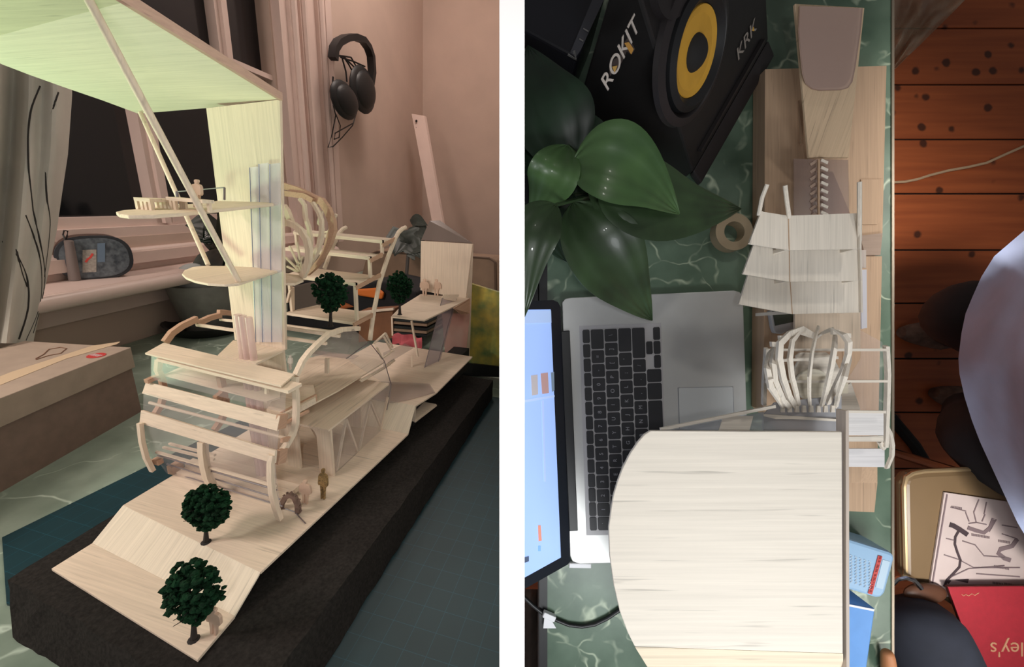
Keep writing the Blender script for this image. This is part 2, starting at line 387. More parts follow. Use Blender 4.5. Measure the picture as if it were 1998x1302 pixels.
# three ribs of the hanging shell
XR, XM, XL = -.33, -.437, -.53
def rib(name, x, px, w=.006, t=.0055, m=WZ): 
    return lp(name, G().strip([L(u, v, x=x) for u, v in px], (1, 0, 0), w, t), m, smooth=True)
rib('rib', XR, [(546, 1013), (538, 990), (531, 960), (528, 930), (528, 905), (531, 888)])
rib('rib', XR, [(543, 890), (558, 870), (571, 848), (577, 825), (578, 800), (578, 775), (575, 752), (577, 735)])
rib('rib', XR, [(577, 733), (590, 705), (603, 688), (620, 671), (641, 652), (668, 643), (700, 641)])
rib('rib', XM, [(416, 953), (405, 930), (399, 905), (396, 880), (396, 862)], .008, .008)
rib('rib', XM, [(432, 795), (437, 775), (434, 755), (430, 735)], .006, .007, WDK)
rib('rib', XM, [(420, 778), (440, 763), (455, 755)], .006, .006, WDK)
rib('rib', XM, [(418, 840), (432, 820), (441, 800), (440, 778)], .006, .006, WDK)
rib('rib', XL, [(298, 919), (285, 893), (277, 862), (273, 826)], .005, .005)
rib('rib', XL, [(303, 808), (314, 790), (321, 765), (316, 740), (308, 722), (310, 702)], .006, .006, WDK)
rib('rib', XL, [(285, 745), (300, 738), (318, 733)], .006, .005, WDK)
rib('rib', XL, [(322, 668), (335, 650), (355, 636), (384, 622)], .006, .0075, WDK)
rib('rib', XL, [(384, 632), (410, 620), (430, 615)], .006, .007, WDK)
rib('rib', XL, [(426, 610), (440, 610), (456, 612)], .006, .0075, WDK)

# fascia boards and rods
zc = .2495
A, B, C_, D_ = L(283, 689, z=zc), L(319, 669, z=zc), L(575, 730, z=zc), L(548, 753, z=zc)
lp('canopy_board', G().prism([A, D_, C_, B], (0, 0, -.002)), WX)
A2, B2 = L(305, 700, z=zc-.004), L(562, 763, z=zc-.004)
lp('canopy_fascia', G().prism([A2, B2, B2+V((0, .02, 0)), A2+V((0, .02, 0))], (0, 0, -.0035)), WX)
lp('walkway', G().prism([L(425, 693, z=zc), L(500, 709, z=zc), L(556, 682, z=zc), L(455, 664, z=zc)], (0, 0, -.0025)), WY)
def board(name, tl_, bl_, tr_, br_, t=.0028, m=WX, zl_=None):
    a = L(*tl_, x=XL-.008); b = L(*bl_, x=XL-.008); c = L(*tr_, x=XR+.004); d = L(*br_, x=XR+.004)
    return lp(name, G().slab([b, d, c, a], -t), m)
board('band_board', (285, 745), (277, 768), (546, 812), (540, 841))
board('band_board', (275, 801), (272, 826), (537, 880), (535, 905))
for u0, v0, u1, v1 in ((546, 880, 541, 908), (546, 812, 541, 840)):
    lp('end_block', G().beam(L(u0, v0, x=XR+.002)+V((0, .004, 0)), L(u1, v1, x=XR+.002)+V((0, .004, 0)), .005, .012, up=(0, 1, 0)), WDK)
lp('rod', G().tube([L(292, 786, x=XL), L(568, 858, x=XR)], .002, 8), WX)
for v0, v1 in ((650, 660),):
    pass
lp('rod', G().beam(L(384, 634, x=XL), L(637, 671, x=XR), .0035, .0035), WX)
lp('rod', G().beam(L(430, 624, x=XL), L(516, 632, x=XM+.02), .003, .003), WX)
lp('rod', G().beam(L(556, 640, x=-.40), L(664, 656, x=XR), .004, .004), WX)
# middle floor with its slot
zm = .21
lp('middle_floor', G().prism([L(320, 731, z=zm), L(432, 760, z=zm), L(521, 783, z=zm), L(546, 775, z=zm), L(548, 757, z=zm), L(445, 725, z=zm), L(362, 712, z=zm)], (0, 0, -.0022)), WX)
zg = .192
lp('middle_floor', G().prism([L(520, 800, z=zg), L(548, 812, z=zg), L(616, 776, z=zg), L(612, 752, z=zg), L(560, 748, z=zg), L(532, 780, z=zg)], (0, 0, -.0085)), WX)
for uv0, uv1, hh in (((549, 812), (617, 776), .01), ((549, 830), (602, 802), .003)):
    lp('floor_edge', G().beam(L(*uv0, z=zg-.004), L(*uv1, z=zg-.004), .0028, hh), WDK)
lp('floor_edge', G().beam(L(549, 860, x=XR), L(572, 854, x=XR), .003, .005), WDK)
lp('post', G().beam(L(520, 757, y=.345), L(520, 768, y=.345), .003, .003), WZ)
# glass front panes
def pane(name, pts, m=ACR, t=.0012): return lp(name, G().slab(pts, t), m)
def xz(u, v, x, dy=.003): return L(u, v, x=x)+V((0, dy, 0))
pane('front_pane', [xz(277, 768, XL), xz(276, 801, XL), xz(537, 880, XR), xz(541, 841, XR)])
pane('front_pane', [xz(276, 827, XL), xz(290, 880, XL), xz(322, 925, XL), xz(546, 992, XR), xz(534, 955, XR), xz(534, 905, XR)])
pane('front_pane', [xz(283, 690, XL, .008), xz(283, 745, XL, .008), xz(546, 812, XR, .008), xz(548, 755, XR, .008)])
for u0, v0, u1, v1, r in ((300, 893, 533, 962, .0009), (318, 910, 540, 980, .0009), (327, 926, 545, 994, .0008), (345, 905, 531, 950, .0007)):
    lp('pane_edge', G().tube([L(u0, v0, x=XL)+V((0, .005, 0)), L(u1, v1, x=XR)+V((0, .005, 0))], r, 6), LINE)
for i, (u0, v0, u1, v1) in enumerate(((292, 889, 528, 958), (300, 883, 400, 908), (306, 879, 396, 903))):
    lp('batten', G().beam(L(u0, v0, x=XL+.004)+V((0, .008+.004*i, 0)), L(u1, v1, x=(XR if u1 > 500 else XM))+V((0, .008+.004*i, 0)), .003, .0025), WX)
for i in range(2):
    a = L(330, 905-3*i, z=zu+.004+.007*i); y_ = .347+.012*i; zz = zu+.003+.006*i
    lp('entrance_step', G().box((-.515, y_, zu if i == 0 else zz-.006), (-.345, y_+.012, zz+.001)), WX)
lp('stair_bracket', G().box((-.527, .345, zu), (-.518, .36, zu+.012)), WDK)
lp('stair_bracket', G().box((XL-.002, .333, .097), (XL+.008, .34, .104)), WDK)

# lift tubes
for (ut, ub, vt, vb, r) in ((470, 474, 615, 929, .0045), (478, 481, 617, 936, .0045), (490, 492, 620, 900, .004)):
    p = L(ut, 660, y=.372); 
    lp('lift_tube', G().tube([V((p.x, .372, .079)), V((p.x, .372, L(ut, vt, y=.372).z))], r, 12), clear('lift_tube_acrylic', (226, 196, 192), .5), smooth=True)

# tower and lift shaft strips
ty = .416
T = lambda u, v, dy=0: L(u, v, y=ty+dy)
tw = [T(402, 211), T(546, 194), T(557, 686), T(463, 700)]
tw[3] = V((tw[3].x, ty, zc)); tw[2] = V((tw[2].x, ty, zc-.002))
lp('tower', G().prism(tw, (0, .0035, 0)), WZ, bevel=.0003)
lp('tower', G().prism([V((tw[3].x+.004, ty, zu)), V((tw[2].x-.004, ty, zu)), V((tw[2].x-.004, ty, zc-.0025)), V((tw[3].x+.004, ty, zc-.0025))], (0, .0035, 0)), WZ)
for i, (ua, va, ub, vb, w) in enumerate(((487, 327, 499, 668, 16), (505, 320, 512, 668, 18), (526, 320, 530, 668, 20))):
    a = [T(ua, va, -.004-.002*i), T(ua+w, va-2, -.004-.002*i), T(ub+w, vb, -.004-.002*i), T(ub, vb, -.004-.002*i)]
    lp('lift_shaft_pane', G().prism(a, (0, .001, 0)), clear('shaft_acrylic', (204, 204, 216), .3))
    lp('shaft_edge', G().tube([a[0], a[3]], .0005, 6), mat('shaft_edge', (120, 124, 150), .3))
# balconies
zo = T(550, 527).z
lp('balcony', G().prism([L(u, v, z=zo) for u, v in ((550, 526), (466, 553), (440, 555), (405, 553), (380, 548), (362, 541), (355, 534), (360, 527), (375, 521), (395, 519), (440, 519), (490, 521))], (0, 0, -.0026)), WY, bevel=.0006)
zd = T(549, 396).z
db = plane3(T(549, 396), T(420, 388), L(228, 414, z=zd-.012))
ud = [L(u, v, pl=db) for u, v in ((549, 395), (395, 411), (355, 415), (300, 419), (250, 419.5), (231, 417), (226, 413), (240, 410), (280, 407), (330, 402.5), (424, 392))]
lp('sky_deck', G().prism(ud, (0, 0, -.0033)), WY, bevel=.0008)
# roof
R0 = T(546, 193); R1 = L(270, 222, y=ty+.03); R2 = L(250, 5, z=R0.z+.022)
RP = plane3(R0, R1, R2)
rt = [L(u, v, pl=RP) for u, v in ((546, 193), (250, 2), (5, 68))]
edge = rt[2]-rt[1]
front = [L(u, v, pl=RP) for u, v in ((-60, 86), (-60, 98), (-25, 112), (5, 126), (60, 147), (130, 172), (200, 196), (270, 222), (330, 217), (403, 211))]
RW = wood('balsa_roof', (240, 232, 212), (0, 2), dark=.95, streak=.9)
lp('roof', G().prism([rt[0], rt[1], rt[2]]+front, (0, 0, .003)), RW)
fl = V((0, -.16, .062))
lp('roof_flap', G().prism([rt[1], front[0], front[0]+fl, rt[1]+fl+V((.0, 0, 0))], (0, 0, .003)), wood('balsa_flap', (206, 200, 172), 0))
lp('roof_edge', G().beam(rt[0]+V((.0015, 0, .002)), rt[1]+V((.0015, -.01, .002)), .004, .0075), wood('roof_edge_wood', (206, 170, 156), 1))
# struts
pa = L(466, 550, z=zo); pb = L(388, 414, pl=db); pc = L(168, -10, pl=(RP[0], RP[1]))
tt = L(160, -20, y=.12)
dpa = (pa-CAM).dot(cf); ptop = L(166, -14, pl=RP)*.985+CAM*.015
lp('strut', G().tube([pa, pa*.5+ptop*.5, ptop], .0027, 12), WZ, smooth=True)
pd = L(406, 517, z=zo); pe = L(343, 400, pl=db); pf = L(276, 222, y=R1.y-.01)
lp('strut', G().tube([pd, L(274, 220, pl=(RP[0]-V((0, 0, .002)), RP[1]))], .0026, 10), WZ, smooth=True)

# glazed ramp hood behind the shell
hx = -.335
hp = [(586, 712), (640, 690), (676, 699), (716, 670), (722, 664), (690, 645), (650, 655), (610, 690)]
pane('hood_pane', [L(u, v, x=-.345) if u > 700 else L(u, v, y=.47) for u, v in ((610, 690), (676, 699), (718, 668), (690, 642), (645, 655))], ACR2)
pane('hood_pane', [L(718, 668, x=-.345), L(748, 704, x=-.34), L(764, 752, x=-.335), L(762, 780, x=-.33), L(745, 745, x=-.335), L(676, 700, y=.47)], ACR)
for a in ((720, 667, 750, 705), (750, 705, 763, 750), (676, 700, 718, 669), (763, 750, 755, 800)):
    lp('pane_edge', G().tube([L(a[0], a[1], x=-.342), L(a[2], a[3], x=-.334)], .0007, 6), LINE)
# curved terrace floor: big pale slab between shell and truss
zf = .172
lp('gallery_floor', G().prism([L(u, v, z=zf) for u, v in ((585, 800), (592, 798), (660, 762), (750, 706), (735, 700), (690, 692), (640, 690), (596, 700), (580, 735))], (0, 0, -.0022)), WY)
lp('post', G().beam(L(638, 700, y=.47), L(638, 728, y=.47), .004, .005), WZ)
lp('green_shelf', G().prism([L(u, v, z=zf+.012) for u, v in ((600, 693), (690, 700), (700, 694), (620, 684))], (0, 0, -.001)), ACR2)
# little braced gate right of the hood
g = G()
for a in ((730, 670, 752, 650), (752, 650, 766, 678), (735, 678, 745, 700), (745, 700, 768, 684), (748, 655, 763, 683)):
    g.beam(L(a[0], a[1], x=-.345), L(a[2], a[3], x=-.345), .003, .002)
lp('link_frame', g, WX)
pane('link_pane', [L(730, 668, x=-.345), L(752, 650, x=-.345), L(768, 683, x=-.345), L(745, 702, x=-.345)], ACR)
lp('link_deck', G().slab([L(748, 715, x=-.345), L(772, 700, x=-.335), L(806, 680, x=-.34), L(790, 672, x=-.37), L(748, 690, x=-.37)], .0015), ACR2)

# stepped terraces
TX = -.352; 
def tp(u, v): return L(u, v, x=TX)
def tread(fr, br, fl_, bl_, t=.003):
    a, b = tp(*fr), tp(*br); z = (a.z+b.z)/2; a.z = b.z = z
    c = L(*fl_, y=a.y); d = L(*bl_, y=b.y); c.z = d.z = z; 
    return lp('tread', G().prism([a, b, d, c], (0, 0, -t)), WX), a, b, c, d
_, a1, b1, c1, d1 = tread((746, 471), (771, 464), (573, 466), (580, 462), .005)
_, a2, b2, c2, d2_ = tread((722, 503), (746, 495), (557, 490), (575, 486), .005)
_, a3, b3, c3, d3 = tread((694, 556), (742, 536), (559, 550), (600, 540), .0045)
_, a4, b4, c4, d4 = tread((690, 630), (732, 611), (559, 634), (619, 600), .004)
for top, bot in ((a1, a2.z), (a2, a3.z), (a3, a4.z)):
    lp('riser_post', G().beam(top-V((.002, -.002, 0)), V((top.x-.002, top.y+.002, bot)), .004, .005, up=(0, 1, 0)), WZ)
for c, bot in ((c1, c2.z), (c3, c4.z)):
    q = V((c.x+.004, c.y+.002, c.z)); lp('riser_post', G().beam(q, V((q.x, q.y, bot)), .004, .005, up=(0, 1, 0)), WZ)
for a in ((746, 497, 722, 509), (742, 537, 694, 562), (732, 612, 690, 634), (771, 466, 746, 479)):
    lp('stringer', G().beam(tp(a[0], a[1]), tp(a[2], a[3]), .003, .006), WDK)
lp('scroll_post', G().tube([tp(u, v) for u, v in ((791, 444), (786, 446), (778, 453), (771, 466), (764, 484), (755, 507), (747, 532), (740, 553), (735, 580), (729, 610), (725, 640), (722, 664))], .0036, 8), WZ, smooth=True)
bx_ = TX-.13
lp('scroll_post', G().tube([L(u, v, x=bx_) for u, v in ((675, 444), (669, 447), (662, 455), (652, 475), (643, 498), (633, 524))], .0036, 8), WZ, smooth=True)
lp('front_rod', G().beam(L(558, 636, y=a4.y-.004), L(664, 650, y=a4.y-.004), .004, .004), WX)
for (u0, v0, u1, v1) in ((570, 560, 571, 616), (600, 532, 601, 545)):
    lp('riser_post', G().beam(L(u0, v0, y=a4.y+.02), L(u1, v1, y=a4.y+.02), .004, .005), WZ)
lp('brace', G().beam(L(567, 565, y=.52), L(560, 590, y=.52), .003, .003), WZ)

# dome of ribs behind the tower
dy = .47
def arc(name, pts, w=.004, t=.004, y=dy, m=WZ, tw_=(0, 1, 0)):
    return lp(name, G().strip([L(u, v, y=y+(e if len(q) > 2 else 0)) for q in pts for (u, v, e) in [(q[0], q[1], q[2] if len(q) > 2 else 0)]], tw_, w, t), m, smooth=True)
arc('dome_ring', [(548, 437), (562, 435), (575, 440), (588, 451), (598, 468), (603, 488), (602, 508), (597, 525), (590, 540)], .006, .0075, dy-.01)
arc('dome_rib', [(552, 362), (565, 366), (585, 372), (602, 382), (611, 387), (628, 393), (640, 410), (648, 432), (650, 448), (643, 470), (636, 490), (626, 508), (612, 524), (600, 534)], .007, [.008]*3+[.010]*4+[.009]*3+[.006]*4, dy+.035, WDK)
arc('dome_rib', [(558, 378), (575, 380), (596, 383), (612, 392)], .006, .007, dy+.03, WDK)
arc('dome_rib', [(585, 388), (594, 400), (596, 425), (603, 445), (607, 470), (605, 495), (598, 520), (590, 535)], .005, .0042, dy+.01)
arc('dome_rib', [(610, 395), (620, 412), (628, 430), (627, 455), (622, 480), (612, 505), (598, 528)], .005, .0042, dy+.02)
arc('dome_rib', [(628, 412), (622, 436), (630, 445), (628, 470), (618, 498), (604, 520)], .004, .0035, dy+.025)
arc('dome_rib', [(553, 402), (560, 412), (566, 428), (571, 440)], .006, .007, dy)
arc('dome_rib', [(656, 418), (648, 436), (641, 455), (636, 478)], .004, .0025, dy+.04)
arc('dome_rib', [(654, 449), (636, 453), (620, 460)], .004, .0022, dy+.045)
for a in ((557, 502, 586, 531), (565, 480, 590, 533), (579, 472, 591, 532), (592, 500, 580, 520), (560, 520, 588, 534)):
    lp('dome_spoke', G().beam(L(a[0], a[1], y=dy), L(a[2], a[3], y=dy), .0024, .0024), WZ)
lp('dome_base', G().prism([L(u, v, z=.335) for u, v in ((552, 552), (575, 553), (592, 546), (590, 538), (552, 532))], (0, 0, -.003)), WX)

# far pavilion with the sloped screen and chute
py = .90
P_ = lambda u, v, e=0: L(u, v, y=py+e)
ln = [P_(821, 566), P_(909, 584, .02), P_(922, 476, .02), P_(822, 470)]
lp('screen_wall', G().slab(ln, .003), WZ)
lp('screen_wall', G().slab([P_(909, 584, .02), P_(900, 696, 0), P_(915, 696, .06), P_(921, 478, .06), P_(922, 476, .02)], .002), WZ)
lp('smoked_gable', G().slab([P_(822, 469), P_(921, 475, .02), P_(880, 448, .05), P_(858, 431, .05), P_(838, 432, .03)], .0015), clear('smoked_gable', (126, 112, 106), .8))
zt_ = L(770, 617, y=.70).z
ter = [L(u, v, z=zt_) for u, v in ((763, 618), (782, 598), (821, 574), (918, 582), (860, 610), (828, 625))]
lp('high_terrace', G().prism(ter, (0, 0, -.0025)), WX)
lp('high_terrace', G().slab([L(885, 602, z=zt_), L(918, 582, z=zt_), L(918, 612, y=.9), L(900, 614, y=.88)], .002), WDK)
lp('terrace_leg', G().beam(L(803, 626, y=.74), L(815, 696, y=.74), .0035, .0035), WZ)
lp('terrace_leg', G().beam(L(803, 694, y=.74), L(804, 734, y=.73), .003, .003), WZ)
lp('terrace_leg', G().beam(L(765, 620, y=.76), L(766, 655, y=.76), .0028, .0028), WZ)
ch = [(863, 580), (892, 576), (895, 583), (848, 755), (819, 752)]
f4 = [L(863, 582, x=-.345), L(888, 586, x=-.333), L(841, 757, x=-.333), L(820, 751, x=-.345)]
lp('chute', G().prism(f4, (0, .014, .002)), clear('chute_acrylic', (180, 168, 178), .42))
for p, q in ((0, 3), (1, 2)): lp('pane_edge', G().tube([f4[p], f4[q]], .0007, 6), LINE)
lp('chute_cap', G().slab([L(861, 583, x=-.346), L(866, 575, x=-.346), L(896, 575, x=-.33), L(889, 588, x=-.33)], .002), WX)
lp('back_pane', G().slab([L(862, 612, y=.89), L(917, 612, y=.9), L(909, 694, y=.9), L(868, 690, y=.89)], .001), clear('rose_acrylic', (200, 150, 140), .5))
lp('silhouette_rail', G().box((0, 0, 0), (.0001, .0001, .0001)), WX) if False else None
lp('toothed_ramp', G().slab([L(766, 700, x=-.345), L(748, 715, x=-.345), L(700, 742, x=-.335), L(704, 746, x=-.335), L(752, 718, x=-.345), L(770, 704, x=-.345)], .002), WX)

# spiky arch by the shell foot
g = G(); ay = .338
ap = [(546, 1002), (549, 985), (556, 972), (566, 966), (575, 971), (581, 985), (582, 1003)]
g.strip([L(u, v, y=ay) for u, v in ap], (0, 1, 0), .005, .0052)
for u, v, du, dv in ((557, 971, -4, -5), (562, 967, -2, -6), (568, 966, 1, -6), (574, 970, 3, -5), (580, 978, 5, -3), (582, 988, 5, 0), (583, 996, 5, 1)):
    g.beam(L(u, v, y=ay), L(u+du, v+dv, y=ay), .002, .002)
lp('spiked_arch', g, mat('burnt_card', (140, 112, 100), .9, noise_=.3))
lp('base_wire', G().tube([L(548, 990, z=zu+.001), L(575, 999, z=zu+.001), L(596, 1022, z=zu+.001)], .0006, 6), LINE)

# --- things standing on the model: trees and figures
LEAF = mat('flocked_foliage', (20, 58, 34), .9, noise_=.5, nscale=160, bump=.6, spec=.15); BARK = mat('wire_trunk', (44, 36, 34), .8, noise_=.3)
def make_tree(org, hgt, rad, seed, label, group='model trees', lean=0):
    rnd = random.Random(seed)
    t = thing('model_tree', label, 'tree', org, group)
    o = V(org); zc0 = hgt*.64
    g = G(); g.tube([o, o+V((0, 0, hgt*.2)), o+V((rad*.04, 0, hgt*.45)), o+V((0, 0, hgt*.75))], [rad*.12, rad*.08, rad*.075, rad*.03], 8)
    g.lathe([(rad*.2, 0), (rad*.13, hgt*.02)], o, n=10)
    for i in range(16):
        q = rnd.random()*6.28; z = hgt*(.36+.3*rnd.random()); g.tube([o+V((0, 0, z)), o+V((math.cos(q)*rad*.75, math.sin(q)*rad*.75, z+hgt*.12))], [rad*.03, rad*.012], 5)
    for q_ in g.v: q_.x += lean*(q_.z-o.z)
    part('trunk', g, BARK, t, smooth=True)
    g = G(); k = 0
    while k < 460:
        p = V((rnd.uniform(-1, 1), rnd.uniform(-1, 1), rnd.uniform(-1, 1)))
        if not .35 < p.length < 1.0: continue
        zz = p.z; w = 1.0 if zz > -.35 else .8
        c = o+V((p.x*rad*w*(1+.12*math.sin(zz*9+p.x*7)), p.y*rad*w*.62, zc0+zz*hgt*.37)); s = rad*rnd.uniform(.06, .14)
        st = random.getstate(); random.seed(seed*999+k); g.ell(c, (s, s*rnd.uniform(.7, 1.2), s*.8), 6, 4, .7); random.setstate(st); k += 1
    for q_ in g.v: q_.x += lean*(q_.z-o.z)
    part('foliage', g, LEAF, t)
    return t
def treeat(u, v, vtop, z, wpx, seed, label, y=None):
    b = L(u, v, z=z) if y is None else L(u, v, y=y); top = L(u, vtop, y=b.y); r = abs(L(u+wpx/2, vtop+40, y=b.y).x-L(u-wpx/2, vtop+40, y=b.y).x)/2
    make_tree(b, top.z-b.z, r*.95, seed, label, lean=(top.x-b.x)/(top.z-b.z))
treeat(378, 1248, 1103, zl, 92, 1, 'dark green model tree on the lowest deck, nearest the front edge')
treeat(402, 1058, 953, zu, 78, 2, 'dark green model tree on the deck in front of the hanging curved shell')
treeat(645, 637, 532, a4.z, 66, 3, 'dark green model tree on the square deck beside the tower')
treeat(780, 614, 530, zt_, 50, 4, 'dark green model tree at the edge of the high far terrace')
FIG = mat('card_figure', (214, 182, 160), .8, noise_=.08); FIGP = mat('patterned_card', (176, 140, 90), .8, noise_=.45, nscale=420)
SIL = [(0, 0), (.09, 0), (.10, .25), (.13, .46), (.2, .44), (.23, .5), (.21, .74), (.16, .82), (.05, .845), (.045, .87), (.075, .93), (.06, .985), (0, 1.0)]
def figure(u, v, vt, z, label, group, m=FIG, y=None, wide=1.0, t=.003):
    b = L(u, v, z=z) if y is None else L(u, v, y=y); tp_ = L(u, vt, y=b.y); h = tp_.z-b.z; ln_ = (tp_.x-b.x)/h
    pts = [(x, z_) for x, z_ in SIL[1:]]; 
    poly = [(.03, 0)]+pts+[(-x, z_) for x, z_ in pts[-2::-1]]+[(-.03, 0), (-.02, .42), (.02, .42)]
    g = G(); g.prism([b+V((x*h*wide*1.05+ln_*z_*h, 0, z_*h)) for x, z_ in poly], (0, t, 0))
    o = solo('figurine', g, m, label, 'figurine', group, bevel=.0004); return o
FG = 'card people on the balsa model'
figure(415, 1240, 1190, zl, 'plain balsa figure beside the tree on the lowest deck', FG)
figure(594, 984, 938, zu, 'plain card figure standing next to the spiked arch', FG)
figure(629, 975, 916, zu, 'brown patterned card figure in front of the arched wall', FG, FIGP, wide=.62)
figure(565, 722, 694, zg, 'small white figure behind the canopy board at the clear pane', FG, mat('white_card', (240, 232, 226), .6), wide=.7)
figure(381, 405, 350, zd+.004, 'balsa figure on the sky deck beside the long strut', FG, y=pb.y+.012)
for u in (828, 851):
    figure(u, 577, 545, zt_, 'pale card figure on the high far terrace by the tall screen, '+('nearer the tree' if u < 840 else 'farther from the tree'), FG, wide=1.3)
# rail and stool pieces on the sky deck
def deckpt(u, v, yy): return L(u, v, y=yy)
def bench(name, u0, u1, vt, vb, label, cat, legs, depth=.02):
    b = L(u0, vb, pl=db); yy = b.y; t = thing(name, label, cat, b)
    a_ = L(u0, vt, y=yy); c_ = L(u1, vt, y=yy); zt2 = a_.z
    part('bench_top', G().prism([V((a_.x, yy, zt2)), V((c_.x, yy, zt2)), V((c_.x, yy+depth, zt2)), V((a_.x, yy+depth, zt2))], (0, 0, -.003)), WX, t)
    for f_ in legs:
        x = a_.x+(c_.x-a_.x)*f_
        for dd in (0, depth-.003): part('leg', G().beam((x, yy+.0015+dd, b.z), (x, yy+.0015+dd, zt2-.003), .0028, .0028, up=(0, 1, 0)), WZ, t)
bench('stool', 260, 291, 385, 408, 'little slatted balsa stool at the tip of the sky deck', 'stool', (.08, .4, .65, .92))
bench('table', 323, 393, 384, 408, 'long balsa table on the sky deck beside the strut', 'table', (.1, .2, .88), .012)
g = G(); r1_, r2_ = L(345, 374, y=ty-.03), L(438, 366, y=ty-.03)
g.tube([r1_, r2_], .0006, 6); g.tube([r1_, L(347, 398, y=ty-.03)], .0015, 6); g.tube([r2_, L(438, 390, y=ty-.03)], .0012, 6)
lp('guard_rail', g, LINE)

# ------------------------------------------------------------------ around the model
# cardboard box
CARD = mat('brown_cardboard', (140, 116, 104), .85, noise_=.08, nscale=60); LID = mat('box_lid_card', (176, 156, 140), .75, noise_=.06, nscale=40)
A = L(280, 802, z=0); hb = L(281, 684, y=A.y).z; B = L(3, 775, z=hb); Cc = L(130, 642, z=hb); At = V((A.x, A.y, hb))
e1 = (B-At); e1 = e1.normalized()*.42; e2 = (Cc-At); e2 = e2-e1*(e2.dot(e1)/e1.dot(e1)); 
bxo = thing('cardboard_box', 'brown cardboard box with a lid and small red badge below the window', 'box', (A.x, A.y, 0))
lt = L(284, 722, y=A.y).z
f0 = V((A.x, A.y, 0)); i1, i2 = e1.normalized()*.002, e2.normalized()*.002
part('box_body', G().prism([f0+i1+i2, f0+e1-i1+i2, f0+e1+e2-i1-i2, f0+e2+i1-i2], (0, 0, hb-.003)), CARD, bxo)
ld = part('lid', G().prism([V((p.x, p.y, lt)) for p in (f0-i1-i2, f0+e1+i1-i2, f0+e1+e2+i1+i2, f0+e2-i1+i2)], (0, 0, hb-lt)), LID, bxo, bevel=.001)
bc = L(188, 694, z=hb+.0003); part('badge', G().prism([bc+V((.013*math.cos(q*.35), .013*math.sin(q*.35), 0)) for q in range(18)], (0, 0, .0004)), mat('red_badge', (196, 60, 58), .6), ld)
g = G()
for k in range(5): g.tube([bc+V((-.009+.004*k, -.004, .0007)), bc+V((-.008+.004*k, .004, .0007))], .0005, 4)
part('badge_lettering', g, WHT, ld)
g = G(); g.prism([L(u, v, z=hb+.0003) for u, v in ((0, 735), (20, 727), (180, 675), (235, 667), (228, 672), (130, 700), (0, 752))], (0, 0, .0003)); part('printed_stripe', g, mat('pale_print', (206, 180, 150), .7), ld)
g = G(); g.tube([L(u, v, z=hb+.0006) for u, v in ((70, 700), (85, 692), (95, 682), (118, 678), (130, 680), (118, 690), (95, 694), (70, 702))], .0009, 5); part('printed_sketch', g, mat('brown_print', (130, 96, 78), .8), ld)

# kidney-shaped tin on the sill
zk = zs; tc0 = L(195, 543, z=zk)
tin = thing('pencil_tin', 'oval dark-rimmed tin with a printed picture, standing on the window sill', 'tin', tc0)
cen = L(186, 503, y=tc0.y); zax = V((0, 0, 1)); face_n = (CAM-cen); face_n.z = 0; face_n.normalize(); face_n = (face_n+wo*.2).normalized(); sx = zax.cross(face_n).normalized()
ah = (L(188, 462, y=tc0.y)-L(188, 540, y=tc0.y)).length/2; aw = (L(240, 500, y=tc0.y)-L(138, 500, y=tc0.y)).length/2*.78
def oval(k, off):
    r_ = []
    for q in range(40):
        a_ = 2*math.pi*q/40; cx_ = math.copysign(abs(math.cos(a_))**.72, math.cos(a_)); sz_ = math.copysign(abs(math.sin(a_))**.8, math.sin(a_))
        r_.append(cen+sx*(cx_*aw*k)+zax*(sz_*ah*k+cx_*ah*.05)+face_n*off)
    return r_
part('tin_body', G().prism(oval(1, -.05), face_n*.05), mat('tin_dark', (70, 44, 34), .4), tin, bevel=.002)
part('rim', G().prism(oval(1.02, 0), face_n*.006), mat('tin_rim', (34, 36, 42), .35), tin, bevel=.0015)
lidp = part('lid', G().prism(oval(.9, .006), face_n*.001), mat('tin_print', (104, 110, 116), .35, noise_=.5, nscale=90, col2=(46, 52, 60)), tin)
def pic(u0, v0, u1, v1, m, nme): 
    pl_ = (cen+face_n*.0076, face_n); part(nme, G().prism([L(u0, v0, pl=pl_), L(u1, v0-1, pl=pl_), L(u1, v1-1, pl=pl_), L(u0, v1, pl=pl_)], face_n*.0005), m, lidp)
pic(161, 488, 188, 532, mat('print_cream', (176, 166, 156), .5, noise_=.2, nscale=200), 'printed_building'); pic(190, 475, 205, 512, mat('print_blue', (100, 118, 138), .5), 'printed_building')
pl_ = (cen+face_n*.0085, face_n); g = G(); g.strip([L(u, v, pl=pl_) for u, v in ((167, 512), (172, 505), (176, 503), (181, 495))], face_n, .0005, .004); part('printed_figure', g, mat('print_red', (210, 66, 58), .5), lidp)
kb = L(146, 546, z=zk+.002)
kr = thing('key_fob', 'grey tubular key fob with a loop, leaning on the tin', 'key fob', kb)
part('fob_tube', G().tube([kb, L(134, 470, y=kb.y)], [.011, .008], 12), mat('fob_grey', (120, 108, 104), .5), kr, smooth=True)
g = G(); g.tube([L(u, v, y=kb.y) for u, v in ((128, 470), (123, 458), (125, 450), (132, 451), (131, 460), (128, 468))], .0016, 6); part('loop', g, BLK, kr, smooth=True)

